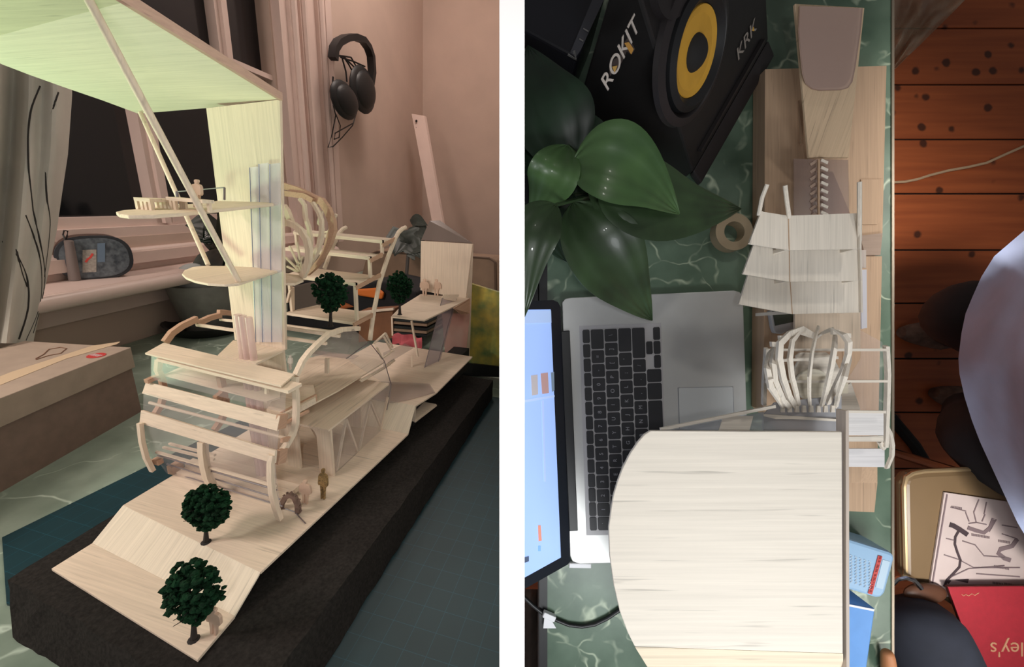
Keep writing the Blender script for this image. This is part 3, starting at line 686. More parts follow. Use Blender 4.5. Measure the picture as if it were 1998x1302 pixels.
# curtain
CUR_M = mat('white_curtain', (206, 200, 190), .9, noise_=.06, nscale=12)
cxs = [(-60, 120), (0, 130), (40, 150), (75, 165), (108, 178), (138, 188)]
def cpt(a_, b_):
    top = V((-70+208*a_, 40)); r_edge = [(138, 40), (138, 188), (130, 300), (118, 380), (108, 450), (92, 530), (62, 668)]
    v = 0+670*b_; 
    for i in range(6):
        if r_edge[i][1] <= max(v, 40) <= r_edge[i+1][1]: f_ = (max(v, 40)-r_edge[i][1])/(r_edge[i+1][1]-r_edge[i][1]); re = r_edge[i][0]+f_*(r_edge[i+1][0]-r_edge[i][0]); break
    else: re = 62
    u = -80+(re+80)*a_
    off = .17+.025*math.sin(a_*9+b_*2)+.012*math.sin(a_*23)
    return L(u, v, pl=(w0+wo*off, wo))
cu_ = thing('curtain', 'white curtain with thin dark curving lines at the left of the window', 'curtain', cpt(.5, 1))
part('cloth', G().sheet(cpt, 46, 40, .002), CUR_M, cu_, smooth=True)
for pts in (((76, 168), (60, 210), (53, 260), (54, 330), (62, 410)), ((112, 180), (95, 235), (87, 300), (89, 380), (95, 440), (84, 540)), ((22, 480), (50, 540), (53, 600), (35, 662)),
            ((48, 420), (75, 500), (76, 590), (48, 664)), ((62, 410), (76, 470), (85, 540), (76, 600), (62, 650)), ((15, 440), (25, 465), (40, 530), (52, 560)), ((3, 470), (14, 500))):
    g = G(); pp_ = []
    for i in range(len(pts)-1):
        pa0, pa1, pa2, pa3 = pts[max(i-1, 0)], pts[i], pts[i+1], pts[min(i+2, len(pts)-1)]
        for k in range(8):
            t_ = k/8; pp_.append(tuple(.5*(2*pa1[q]+(pa2[q]-pa0[q])*t_+(2*pa0[q]-5*pa1[q]+4*pa2[q]-pa3[q])*t_*t_+(3*pa1[q]-pa0[q]-3*pa2[q]+pa3[q])*t_**3) for q in (0, 1)))
    pp_.append(pts[-1]); q_ = []
    for u, v in pp_:
        b_ = v/670; lo, hi = 0., 1.
        for _ in range(24):
            mid = (lo+hi)/2; c_ = cpt(mid, b_); d_ = c_-CAM; uu = CX+F*d_.dot(cr)/d_.dot(cf)
            if uu < u: lo = mid
            else: hi = mid
        q_.append(cpt(lo, b_)+wo*.0022)
    g.tube(q_, .0014, 5); part('printed_line', g, mat('curtain_line', (52, 48, 46), .9), cu_)

# headphones
hp_o = .10
def H(u, v, o=hp_o): return L(u, v, pl=(w0+wo*o, wo))
HB = mat('headphone_black', (11, 11, 14), .5, noise_=.2)
hd = thing('headphones', 'black over-ear headphones hanging on the wall beside the window trim', 'headphones', H(690, 230))
part('headband', G().strip([H(u, v) for u, v in ((650, 115), (652, 95), (660, 82), (675, 74), (692, 72), (708, 78), (718, 92), (724, 110), (726, 140), (722, 165))], wo, .035, .026), HB, hd, smooth=True)
def cup(u, v, r, ratio, ang, o, nme):
    c = H(u, v, o); g = G(); vs = []
    k = (H(u, v+10, o)-H(u, v, o)).length/10; kx = (H(u+10, v, o)-H(u, v, o)).length/10
    a1_ = (wd*math.cos(ang)+V((0, 0, 1))*math.sin(ang)); a2_ = wo.cross(a1_).normalized()
    kx = kx if abs(ang) < 9 else k
    Mx = Matrix((a1_, a2_, wo)).transposed()
    g.ell(c, (r*kx*ratio, r*k, .025), 20, 12, ax=Mx); g.ell(c+wo*.012, (r*kx*ratio*.8, r*k*.8, .03), 20, 12, ax=Mx); part(nme, g, HB, hd, smooth=True)
cup(708, 176, 46, .48, .06, .09, 'ear_cup'); cup(672, 196, 36, .66, -.12, .11, 'ear_cup')
for pts in (((655, 108), (670, 110), (680, 125), (688, 140), (697, 150)), ((665, 112), (690, 120), (712, 130)), ((668, 115), (675, 140), (677, 160)), ((672, 112), (690, 130), (700, 160)), ((660, 108), (685, 112), (695, 130)),
            ((650, 205), (655, 225), (648, 262), (640, 288), (650, 286), (668, 268), (688, 245), (694, 225)), ((655, 222), (664, 245), (662, 268), (652, 272), (654, 260), (672, 250), (690, 240)), ((650, 150), (648, 175), (652, 200))):
    g = G(); g.tube([H(u, v, .08) for u, v in pts], .0025 if pts[0][1] > 190 else .0038, 6); part('cable', g, HB, hd, smooth=True)
g = G(); g.tube([H(652, 112, 0), H(653, 108, .1)], .006, 8)
solo('wall_hook', g, CHR, 'small metal hook on the wall holding the headphones', 'hook')

# leaning plank in the corner
wb = 2.75
g = G(); g.prism([L(803, 222, y=wb), L(828, 226, y=wb), L(870, 470, y=wb-.25), L(850, 470, y=wb-.25)], (0, .03, 0))
pk = thing('plank', 'white painted plank leaning in the room corner behind the model', 'plank', L(860, 470, y=wb-.25))
part('plank_board', g, GLOSS, pk)
for v in (237, 251): part('screw_hole', G().ell(L(814+v*.0, v, y=wb-.012)-V((0, .012, 0)), (.008, .004, .008), 8, 6), DRK, pk)

# potted plant behind the tower: white pot, dark leaves
POTW = mat('grey_glazed_pot', (150, 148, 142), .5, noise_=.1); DLF = mat('dark_leaf', (30, 52, 36), .4, noise_=.4, nscale=30, coat=.3); GLF = mat('grey_green_leaf', (84, 88, 82), .4, noise_=.3, nscale=30)  # leaves come in dark green and grey-green
pp0 = L(405, 705, z=0); py_ = .98
def leafmesh(pts, wid, t=.0008, fold=.15, up=V((0, 0, 1))):
    """pts: centreline points; wid: max width"""
    pts = [V(p) for p in pts]; m = len(pts)-1
    def cl(a_):
        x = a_*m; i = min(int(x), m-1); f_ = x-i; return pts[i]*(1-f_)+pts[i+1]*f_
    def fn(a_, b_):
        c = cl(a_); tg = (cl(min(a_+.05, 1))-cl(max(a_-.05, 0))).normalized(); sd = tg.cross(up).normalized(); nn = sd.cross(tg)
        w = wid*(math.sin(math.pi*min(a_**.8, 1))**1.15+.008)*.5; s_ = (b_-.5)*2
        rp_ = math.sin(b_*math.pi*9)*wid*.006
        return c+sd*(s_*w)+nn*(abs(s_)**1.3*fold*w*1.6-s_*s_*w*.12+rp_)
    return G().sheet(fn, 22, 18, t)
pt_ = thing('potted_plant', 'dark-leaved plant in a grey pot on the desk behind the balsa tower', 'plant', V((L(400, 640, y=py_).x, py_, 0)))
pc_ = V((L(408, 640, y=py_).x, py_, 0))
part('pot', G().lathe([(.05, .0), (.06, .01), (.085, .12), (.09, .15), (.08, .15), (.07, .14)], pc_, n=32), POTW, pt_, smooth=True)
part('saucer', G().lathe([(.02, .002), (.095, .002), (.115, .03), (.11, .03), (.09, .008)], pc_, n=32), mat('dark_saucer', (40, 38, 38), .3), pt_, smooth=True)
part('inner_pot', G().ell(pc_+V((.0, -.02, .165)), (.045, .05, .045), 20, 12), mat('pale_pot', (170, 172, 170), .6), pt_, smooth=True)
for u0, v0, u1, v1, u2, v2, w, mm in ((436, 470, 400, 440, 362, 440, .075, GLF), (430, 480, 412, 462, 385, 472, .05, DLF), (432, 530, 405, 520, 362, 548, .09, GLF), (425, 560, 440, 430, 430, 372, .05, DLF), (425, 500, 405, 470, 390, 468, .03, DLF), (385, 555, 415, 520, 445, 480, .09, GLF)):
    pts = [L(u0, v0, y=py_+.02), L(u1, v1, y=py_), L(u2, v2, y=py_-.02)]
    part('leaf', leafmesh(pts, w, up=V((.1, -1, .3))), mm, pt_, smooth=True)
    part('stem', G().tube([pc_+V((0, 0, .2)), pts[0]], .0025, 6), DLF, pt_)

# broad dark leaves rising behind the model near the wall corner
y3 = 1.3
p3 = L(792, 600, y=y3); lf2 = thing('houseplant', 'dark broad-leaved plant on a bare stem behind the far model terraces', 'plant', V((p3.x, y3, 0)))
part('stem', G().tube([V((p3.x, y3, .0)), L(788, 600, y=y3), L(797, 490, y=y3)], .006, 8), mat('grey_stem', (90, 84, 80), .7), lf2, smooth=True)
part('pot', G().lathe([(.04, 0), (.055, .08), (.05, .08)], (p3.x, y3, .001), n=24), POTW, lf2, smooth=True)
for a in ((797, 490, 780, 468, 770, 500, .1), (797, 490, 805, 470, 822, 505, .1), (805, 440, 822, 450, 840, 470, .05), (800, 430, 815, 430, 835, 440, .04), (790, 480, 812, 475, 826, 490, .11)):
    part('leaf', leafmesh([L(a[0], a[1], y=y3+.02), L(a[2], a[3], y=y3), L(a[4], a[5], y=y3-.02)], a[6], up=V((.1, -1, .2))), GLF, lf2, smooth=True)

# tan case, green picture, clutter behind
TAN = mat('tan_leather', (150, 122, 100), .6, noise_=.12, nscale=20)
ty_ = 1.42
def rr(pts, r_=0): return pts
def casepoly(yy): return [L(u, v, y=yy) for u, v in ((690, 640), (700, 560), (712, 510), (722, 494), (735, 488), (960, 503), (971, 508), (978, 520), (985, 640))]
cs = thing('tan_case', 'tan rounded case standing on the desk behind the far end of the model', 'case', L(850, 640, y=ty_))
part('case_body', G().prism([V((p.x, p.y, max(p.z, .0))) for p in casepoly(ty_)], (0, .1, 0)), TAN, cs, clip=1, bevel=.006)
g = G(); g.tube([L(u, v, y=ty_-.004) for u, v in ((724, 496), (737, 491), (900, 500), (955, 504), (966, 512), (968, 600))], .004, 6); part('piping', g, mat('dark_piping', (96, 74, 60), .6), cs)
gy = L(950, 738, z=0).y
def paintmat():
    m = mat('marbled_paint', (84, 124, 84), .25, nscale=22, noise_=.3, col2=(214, 186, 84), coat=.5); return m
pic_ = thing('framed_picture', 'green and gold marbled picture in a black frame behind the far end of the model', 'picture', L(950, 735, y=gy))
part('picture_panel', G().prism([L(u, v, y=gy) for u, v in ((905, 550), (925, 556), (1010, 582), (1010, 720), (905, 708))], (0, .012, 0)), paintmat(), pic_, clip=1)
part('picture_frame', G().prism([L(u, v, y=gy-.006) for u, v in ((900, 708), (1010, 720), (1010, 738), (900, 733))], (0, .02, 0)), BLK, pic_, clip=1)
for u in (): pass
k1 = L(640, 700, z=0)
def blob(name, u0, v0, u1, v1, y_, m, label, cat, depth=.12, zmin=0, **kw):
    a_, b_ = L(u0, v0, y=y_), L(u1, v1, y=y_); z0_ = min(a_.z, b_.z); z0_ = max(z0_, 0.0)
    g = G(); g.box((a_.x, y_, z0_), (b_.x, y_+depth, max(a_.z, z0_+.01))); return solo(name, g, m, label, cat, bevel=min(.012, depth*.12), **kw)
# dark bag with orange trim
bg = thing('fabric_bag', 'black bag with orange trim lying on the desk behind the square deck', 'bag', L(680, 640, y=1.1))
def sheetblob(pts, y_, dpt, m, nme, par): 
    p_ = [L(u, v, y=y_) for u, v in pts]; g = G(); g.prism([V((p.x, p.y, max(p.z, .003))) for p in p_], (0, dpt, 0)); return part(nme, g, m, par, bevel=.006)
sheetblob(((560, 560), (600, 545), (680, 560), (740, 548), (775, 556), (812, 570), (822, 660), (560, 650)), 1.1, .16, mat('bag_black', (22, 20, 26), .8, noise_=.3), 'bag_body', bg)
sheetblob(((685, 566), (735, 562), (748, 572), (745, 585), (700, 578)), 1.085, .012, mat('orange_trim', (214, 112, 40), .6), 'orange_trim', bg)
sheetblob(((640, 590), (665, 588), (690, 600), (660, 606)), 1.085, .012, mat('orange_brown', (180, 96, 44), .7, noise_=.3), 'orange_trim', bg)
sheetblob(((566, 560), (610, 550), (660, 600), (640, 615), (570, 605)), 1.088, .01, mat('bag_grey', (96, 84, 76), .8), 'grey_pocket', bg)
g = G(); g.prism([L(u, v, z=.05) for u, v in ((690, 650), (735, 640), (765, 600), (690, 612))], (0, 0, .012))
tb = thing('wooden_tray', 'brown wooden tray behind the model, under the black bag', 'tray', L(735, 690, y=1.0))
part('tray_board', G().prism([L(u, v, y=.99) for u, v in ((700, 608), (766, 604), (766, 660), (700, 668))], (0, .05, 0)), mat('tray_wood', (140, 92, 62), .7, noise_=.2, nscale=20), tb)
part('tray_rim', G().beam(L(698, 610, y=.985), L(768, 603, y=.985), .006, .006), WX, tb)
cl = thing('notepad_stack', 'stack of tan and black notepads behind the high terrace legs', 'notepads', L(790, 650, y=.99))
for i, (mm, v) in enumerate(((BLK, 652), (TAN, 646), (BLK, 640), (TAN, 632), (BLK, 626))):
    a_ = L(768, v, y=.995); part('notepad', G().prism([a_, a_+V((.1, 0, .006)), a_+V((.11, .14, .006)), a_+V((.01, .14, 0))], (0, 0, .007)), mm, cl)
g = G(); g.sheet(lambda a_, b_: L(765+60*a_, 655+22*b_, y=.96-.03*b_)+V((0, .01*math.sin(a_*12), .006*math.sin(b_*7+a_*5))), 14, 8, .002)
solo('pink_cloth', g, mat('pink_cloth', (196, 92, 100), .9, noise_=.2), 'crumpled pink cloth behind the model below the notepads', 'cloth', smooth=True)
g = G(); g.lathe([(.03, .0), (.045, .03), (.043, .03), (.028, .004)], L(700, 690, z=.001), n=24)

# ================================================================== THE PARTITION between the two bays
CUR = MR
g = G(); zc_ = D-.15
g.box((-GAP, -3.2, -3.4), (GAP, 3.2, zc_))
WP = mat('white_partition_paint', (250, 250, 250), .7, noise_=0)
struct('wall_middle', g, WP)

# ================================================================== THE SECOND BAY: the same model from above
FH = -.72
def floormat():
    m = mat('pine_floorboards', (186, 98, 52), .55, noise_=.3, nscale=1, stretch=(3, 50, 3), col2=(160, 80, 42), spec=.4)
    nt = m.node_tree; b = nt.nodes['Principled BSDF']; mx = b.inputs['Base Color'].links[0].from_node
    tc = nt.nodes.new('ShaderNodeTexCoord'); vo = nt.nodes.new('ShaderNodeTexVoronoi'); vo.inputs['Scale'].default_value = 13; nt.links.new(tc.outputs['Object'], vo.inputs['Vector'])
    nz = nt.nodes.new('ShaderNodeTexNoise'); nz.inputs['Scale'].default_value = 26; nt.links.new(tc.outputs['Object'], nz.inputs['Vector'])
    ad = nt.nodes.new('ShaderNodeMath'); ad.operation = 'ADD'; sb = nt.nodes.new('ShaderNodeMath'); sb.operation = 'MULTIPLY'; sb.inputs[1].default_value = .22; nt.links.new(nz.outputs[0], sb.inputs[0]); nt.links.new(vo.outputs[0], ad.inputs[0]); nt.links.new(sb.outputs[0], ad.inputs[1])
    rp = nt.nodes.new('ShaderNodeMapRange'); rp.inputs[1].default_value = .24; rp.inputs[2].default_value = .32; rp.inputs[3].default_value = .85; rp.inputs[4].default_value = 0; nt.links.new(ad.outputs[0], rp.inputs[0])
    m2 = nt.nodes.new('ShaderNodeMix'); m2.data_type = 'RGBA'; nt.links.new(rp.outputs[0], m2.inputs[0]); nt.links.new(mx.outputs[2], m2.inputs[6]); m2.inputs[7].default_value = srgb((50, 26, 18))
    nt.links.new(m2.outputs[2], b.inputs['Base Color']); return m
FM = floormat()
g = G(); kf = (D-FH)/F
ys = [-(v-CY)*kf for v in (-260, -155, -50, 55, 165, 272, 378, 488, 592, 700, 805, 915, 1020, 1130, 1240, 1350, 1460)]
g.box((GAP, ys[-1], FH-.03), (2.2, ys[0], FH-.006))
fl_ = struct('floor_right', g, mat('floor_gap', (36, 20, 14), .9))
fl_['_o'] = (0, 0, 0)
for i in range(len(ys)-1):
    g = G(); g.box((GAP, ys[i+1]+.0025, FH-.006), (2.2, ys[i]-.0025, FH)); part('floorboard', g, FM, fl_, bevel=.0015)

M2 = marble('dark_green_marble', (66, 86, 70), (100, 120, 102), (170, 182, 158), 5, .045)
dk = thing('desk', 'green marble-topped desk with a metal edge strip, seen from above', 'desk', R(1400, 700, FH))
dl, dr = R(1068, 0, 0).x, R(1738, 0, 0).x
part('desk_top', G().box((dl, -.75, -.03), (dr, .75, 0)), M2, dk)
part('edge_strip', G().box((dr, -.75, -.03), (dr+.0035, .75, .002)), mat('brushed_edge', (150, 138, 122), .35, metal=.6), dk)
part('edge_strip', G().box((dl-.012, -.75, -.03), (dl, .75, .001)), BLK, dk)
part('dark_filler', G().box((GAP+.001, -.16, -.06), (dl-.012, .75, -.03)), BLK, dk)  # added black sheet, keeps the strip beside the desk dark
for xx in (dl+.06, dr-.06):
    for yy in (-.68, .68): part('leg', G().box((xx-.02, yy-.02, FH), (xx+.02, yy+.02, -.03)), BLK, dk)

# speaker: front face leans, bottom edge on the desk
b0, b1 = R(1352, 335, .03), R(1500, 76, .03)
wv = (b1-b0).normalized(); up_h = V((-wv.y, wv.x, 0))           # towards upper left on the desk
if up_h.x > 0: up_h = -up_h
hv = (up_h*math.cos(math.radians(52))+V((0, 0, 1))*math.sin(math.radians(52))).normalized()
FPn = wv.cross(hv).normalized()
if FPn.z < 0: FPn = -FPn
FPL = (b0, FPn)
def S_(u, v, o=0): return R(u, v, pl=(b0+FPn*o, FPn))
sp = thing('studio_speaker', 'black studio monitor speaker with a yellow cone on the marble desk', 'speaker', b0)
SB = mat('speaker_black', (27, 24, 24), .55, noise_=.15, nscale=80); SB2 = mat('speaker_baffle', (38, 33, 34), .5, noise_=.1)
Wd = (b1-b0).length; Hh = .30
c4 = [b0, b1, b1+hv*Hh, b0+hv*Hh]
gc = G(); lo4 = [V((p.x, p.y, .001)) for p in c4]; gc.add(c4+lo4, [(0, 1, 2, 3), (7, 6, 5, 4), (0, 4, 5, 1), (1, 5, 6, 2), (2, 6, 7, 3), (3, 7, 4, 0)]); part('cabinet', gc, SB, sp, bevel=.003)
cn = S_(1345, 103, 0); rr_ = (S_(1385, 20)-S_(1308, 184)).length/2
cn = (S_(1378, 22)+S_(1315, 182))/2; rr_ = (S_(1378, 22)-S_(1315, 182)).length/2
ax_ = FPn
part('waveguide_plate', G().lathe([(rr_*1.75, .0), (rr_*1.72, .006), (rr_*1.5, .009), (rr_*1.42, .005), (rr_*1.38, .001)], cn, ax_, 48), SB2, sp, smooth=True)
part('surround', G().lathe([(rr_*1.38, .0), (rr_*1.36, .010), (rr_*1.2, .014), (rr_*1.03, .008), (rr_*1.0, .0)], cn, ax_, 48), BLK, sp, smooth=True)
part('cone', G().lathe([(rr_*1.02, .0065), (rr_*1.0, .0085), (rr_*.45, .0015), (rr_*.1, .001)], cn, ax_, 48), mat('yellow_cone', (214, 162, 58), .5, noise_=.08, nscale=30), sp, smooth=True)
part('dust_cap', G().ell(cn+ax_*.002+hv*rr_*.0, (rr_*.46, rr_*.46, .016), 24, 12, ax=Matrix((wv, hv, FPn)).transposed()), DRK, sp, smooth=True)
tw_c = cn+hv*rr_*2.15
part('tweeter_plate', G().lathe([(rr_*.9, 0), (rr_*.88, .008), (rr_*.5, .003), (rr_*.3, .001)], tw_c, ax_, 36), SB2, sp, smooth=True)
part('tweeter', G().ell(tw_c+ax_*.001, (.012, .012, .006), 20, 10, ax=Matrix((wv, hv, FPn)).transposed()), BLK, sp, smooth=True)
part('base_plinth', G().prism([b0+V((0, 0, -.0)), b1, b1-up_h*.022+V((0, 0, -.016)), b0-up_h*.022+V((0, 0, -.016))], (0, 0, -.0125)), SB2, sp, bevel=.003)
part('front_ridge', G().beam(b0+hv*.018+FPn*.003+wv*.02, b1+hv*.018+FPn*.003-wv*.02, .004, .005, up=tuple(FPn)), SB2, sp)
text('brand_lettering', 'KRK', .026, S_(1457, 78, .0015), wv, hv, mat('logo_grey', (150, 140, 132), .5), sp)
part('brand_mark', G().prism([S_(1466, 60, .0012), S_(1470, 52, .0012), S_(1471, 61, .0012)], FPn*.0006), mat('logo_yellow', (216, 166, 70), .5), sp)
stc = S_(1214, 105, .001); sd_ = (S_(1230, 72)-S_(1196, 140)).normalized(); su = FPn.cross(sd_)
if su.x > 0: su = -su
stk = thing('sticker', 'jagged white and yellow sticker on the black speaker front', 'sticker', stc)
part('sticker_sheet', G().prism([S_(u, v, .0003) for u, v in ((1190, 148), (1188, 133), (1198, 115), (1206, 112), (1214, 88), (1228, 68), (1232, 84), (1238, 96), (1232, 106), (1222, 100), (1212, 122), (1205, 133), (1198, 137))], FPn*.0006), mat('sticker_ground', (60, 50, 48), .5), stk)
text('sticker_lettering', 'ROKIT', .0225, S_(1211, 106, .0012), sd_, su, mat('sticker_white', (196, 186, 178), .5), stk, .0004)
part('sticker_flash', G().prism([S_(u, v, .0015) for u, v in ((1218, 84), (1226, 82), (1236, 96), (1231, 106), (1226, 98))], FPn*.0004), mat('sticker_gold', (190, 140, 66), .5), stk)
part('sticker_flash', G().prism([S_(u, v, .0015) for u, v in ((1194, 130), (1204, 128), (1199, 142))], FPn*.0004), mat('sticker_gold2', (190, 150, 80), .5), stk)

# dark glossy device in the far corner
bl = thing('black_device', 'glossy black device with a silver corner, beside the speaker', 'device', R(1100, 50, .0))
hz = .12
tp_ = [R(1020, 58, hz), R(1112, 108, hz), R(1124, 116, hz), R(1134, 100, hz), R(1190, -40, hz), R(1020, -60, hz)]
part('casing', G().prism([V((p.x*1, p.y, hz)) for p in tp_], (0, 0, -hz+.001)), mat('gloss_black', (32, 32, 38), .3), bl, clip=1, bevel=.003)
part('side_strip', G().prism([R(1124, 112, hz+.001), R(1133, 99, hz+.001), R(1183, -10, hz+.001), R(1160, -10, hz+.001), R(1112, 105, hz+.001)], (0, 0, .002)), mat('grey_strip', (70, 70, 76), .35), bl)
for a in ((1130, 76, 1138, 81), (1138, 56, 1148, 62)): part('silver_tick', G().beam(R(a[0], a[1], hz+.004), R(a[2], a[3], hz+.004), .0015, .001), CHR, bl)
part('silver_corner', G().tube([R(1108, 107, hz+.003), R(1124, 117, hz+.003), R(1120, 100, hz+.003)], .0016, 6), CHR, bl)

# peace lily
LG = mat('lily_leaf', (70, 98, 56), .4, noise_=.35, nscale=24, coat=.12, col2=(52, 78, 44)); LG2 = mat('lily_leaf_deep', (52, 72, 44), .4, noise_=.3, nscale=24, coat=.1); LGD = mat('lily_leaf_dark', (30, 52, 34), .45, noise_=.3, nscale=24)
pb_ = R(1172, 372, 0); lily = thing('peace_lily', 'peace lily with broad glossy leaves in a pale pot, between speaker and laptop', 'plant', pb_)
pcn = R(1172, 415, 0)
part('pot', G().lathe([(.038, .004), (.042, .01), (.047, .06), (.049, .07), (.044, .07), (.042, .062)], pcn, n=36), mat('pale_glazed_pot', (176, 176, 180), .4), lily, smooth=True)
part('soil', G().lathe([(.043, .058), (.02, .06)], pcn, n=24), mat('soil', (30, 24, 20), .95, noise_=.4), lily)
part('saucer', G().lathe([(.02, .001), (.058, .001), (.070, .012), (.067, .012), (.054, .005)], pcn, n=36), mat('brown_saucer', (120, 78, 52), .5), lily, smooth=True)
def lleaf(pts, w, m=LG, fold=.2):
    P3 = [R(u, v, h) for u, v, h in pts]
    # smooth centreline
    Q = []
    for i in range(len(P3)-1):
        p0, p1, p2, p3_ = P3[max(i-1, 0)], P3[i], P3[i+1], P3[min(i+2, len(P3)-1)]
        for k in range(6):
            t = k/6; Q.append(.5*((2*p1)+(p2-p0)*t+(2*p0-5*p1+4*p2-p3_)*t*t+(3*p1-p0-3*p2+p3_)*t**3))
    Q.append(P3[-1])
    g = leafmesh(Q, w*.001, .0006, fold); o = part('leaf', g, m, lily, smooth=True)
    g = G(); g.tube([q-V((0, 0, .0008)) for q in Q], [.0013-(.0010*i/len(Q)) for i in range(len(Q))], 6); part('midrib', g, m, o, smooth=True)
    part('stem', G().tube([pcn+V((0, 0, .058)), (pcn+V((0, 0, .058))+Q[0])/2+V((0, 0, .02)), Q[0]], .0022, 6), LG2, lily, smooth=True)
lleaf([(1170, 350, .17), (1240, 380, .175), (1340, 405, .15), (1445, 408, .11)], 86, LG2, .1)
lleaf([(1150, 345, .16), (1210, 395, .17), (1270, 425, .16), (1330, 452, .14)], 56, LG2, .1)
lleaf([(1118, 318, .19), (1180, 315, .21), (1255, 350, .20), (1325, 417, .16)], 78)
lleaf([(1118, 395, .16), (1165, 470, .17), (1220, 550, .14), (1272, 625, .08)], 84, LG2)
lleaf([(1108, 285, .18), (1085, 330, .20), (1065, 375, .18), (1034, 434, .14)], 50)
lleaf([(1120, 380, .14), (1095, 420, .15), (1090, 460, .14), (1105, 510, .11)], 62, LGD)
lleaf([(1085, 400, .2), (1050, 440, .22), (1035, 500, .22), (1022, 620, .2)], 46, LG2)
lleaf([(1130, 350, .13), (1150, 420, .12), (1160, 470, .11), (1180, 520, .07)], 60, LGD)
lleaf([(1110, 330, .15), (1085, 250, .17), (1055, 170, .17), (1030, 90, .14)], 86, LGD)
lleaf([(1125, 320, .14), (1130, 280, .15), (1120, 240, .15), (1100, 190, .13)], 60, LGD)
lleaf([(1090, 350, .12), (1060, 310, .13), (1040, 260, .13), (1020, 220, .12)], 60, LGD)

# tape roll
tr = R(1420, 458, 0)
solo('tape_roll', G().lathe([(.0135, 0), (.0145, .018), (.0265, .018), (.0265, 0)], tr, n=40, close=True), mat('tape_tan', (168, 150, 122), .4), 'round roll of tan sticky tape on the green marble near a leaf tip', 'tape', smooth=True)
g = None

# laptop
AL = mat('aluminium', (196, 196, 194), .35, metal=.35, noise_=.02); KEYM = mat('key_black', (38, 38, 42), .5, noise_=.05)
lt_h = .016
lo = thing('laptop', 'open silver laptop with black keys and lit screen on the marble desk', 'laptop', R(1270, 830, 0))
c_ = [(1097, 590), (1103, 583), (1115, 581), (1432, 567), (1444, 570), (1450, 582), (1466, 1080), (1458, 1094), (1130, 1101), (1117, 1096), (1112, 1085)]
part('laptop_body', G().prism([R(u, v, lt_h) for u, v in c_], (0, 0, -lt_h+.001)), AL, lo, bevel=.001)
well = part('keyboard_well', G().prism([R(u, v, lt_h+.0001) for u, v in ((1130, 636), (1290, 630), (1303, 1042), (1144, 1045))], (0, 0, .0003)), mat('well_grey', (176, 174, 176), .4), lo)
part('trackpad', G().prism([R(u, v, lt_h+.0001) for u, v in ((1324, 759), (1327, 756), (1426, 754), (1430, 757), (1436, 905), (1328, 908))], (0, 0, .0004)), mat('trackpad', (184, 186, 186), .3), lo)
g = G(); g.tube([R(u, v, lt_h+.0004) for u, v in ((1328, 908), (1323, 757), (1430, 755), (1436, 905), (1328, 908))], .0005, 4); part('trackpad_edge', g, mat('track_edge', (120, 120, 124), .4), lo)
TL, TR_, BL_, BR_ = (1135, 643), (1288, 637), (1150, 1036), (1301, 1032)
def kp(a_, b_, h):
    u = (TL[0]*(1-a_)+TR_[0]*a_)*(1-b_)+(BL_[0]*(1-a_)+BR_[0]*a_)*b_; v = (TL[1]*(1-a_)+TR_[1]*a_)*(1-b_)+(BL_[1]*(1-a_)+BR_[1]*a_)*b_
    return R(u, v, h)
LGD_ = mat('key_legend', (150, 150, 155), .5)
def key(a0, a1, b0_, b1_, leg=None):
    ga, gb = .008, .006
    a0 += ga; a1 -= ga; b0_ += gb*.5; b1_ -= gb*.5
    cr_ = [(a0, b0_+.006), (a0+.012, b0_), (a1-.012, b0_), (a1, b0_+.006), (a1, b1_-.006), (a1-.012, b1_), (a0+.012, b1_), (a0, b1_-.006)]
    o = part('key', G().prism([kp(x, y, lt_h+.0004) for x, y in cr_], (0, 0, .0014)), KEYM, lo)
    if leg: text('key_legend', leg, .0075, kp((a0+a1)/2, (b0_+b1_)/2, lt_h+.0021), (0, 1, 0), (-1, 0, 0), LGD_, o, .0001)
rows = [0, .105, .28, .455, .63, .805, 1.0]
u_ = 1/14.5
def run(r, widths, legs):
    p = 0
    for w_, l_ in zip(widths, legs): key(rows[r], rows[r+1], p*u_, (p+w_)*u_, l_); p += w_
run(0, [14.5/14]*14, [None]*14)
run(1, [1.5]+[1]*13, [None]+list('=-0987654321')+['`'])
run(2, [1]*13+[1.5], list('\\][POIUYTREWQ')+[None])
run(3, [1.75]+[1]*11+[1.75], [None]+list("';LKJHGFDSA")+[None])
run(4, [2.25]+[1]*10+[2.25], [None]+list('/.,MNBVCXZ')+[None])
key(.90, 1.0, 0, 1*u_); key(.805, .90, u_, 2*u_); key(.90, 1.0, u_, 2*u_); key(.90, 1.0, 2*u_, 3*u_)
p = 3
for w_ in (1, 1.25, 5, 1.25, 1, 1, 1): key(.805, 1.0, p*u_, (p+w_)*u_); p += w_
# lid and screen, hinged at the far long side
hg0, hg1 = R(1092, 590, lt_h+.004), R(1112, 1100, lt_h+.004)
hd_ = (hg1-hg0).normalized(); sl = V((-.07, 0, .055)).normalized()
pl_l = (hg0, hd_.cross(sl).normalized())
def K(u, v): return R(u, v, pl=pl_l)
nrmk = pl_l[1] if pl_l[1].x > 0 else -pl_l[1]
lid_ = part('lid', G().prism([K(1000, 588), K(1080, 586), K(1089, 590), K(1094, 600), K(1113, 1095), K(1108, 1102), K(1000, 1163)], -nrmk*.006), mat('lid_bezel', (30, 34, 42), .3), lo, clip=1)
def screenmat():
    m = mat('screen_glow', (150, 175, 225), .3, emit=((140, 168, 222), .9)); return m
part('screen', G().prism([K(1000, 605), K(1074, 604), K(1094, 1088), K(1000, 1140)], nrmk*.0004), screenmat(), lid_, clip=1)
def scr(pts, col, nme, off=.0008):
    part(nme, G().prism([K(u, v)+nrmk*off for u, v in pts], nrmk*.0003), mat(nme, col, .4, emit=(tuple(.5*x+.5*y for x, y in zip(col, (150, 170, 205))), .7)), lid_, clip=1)
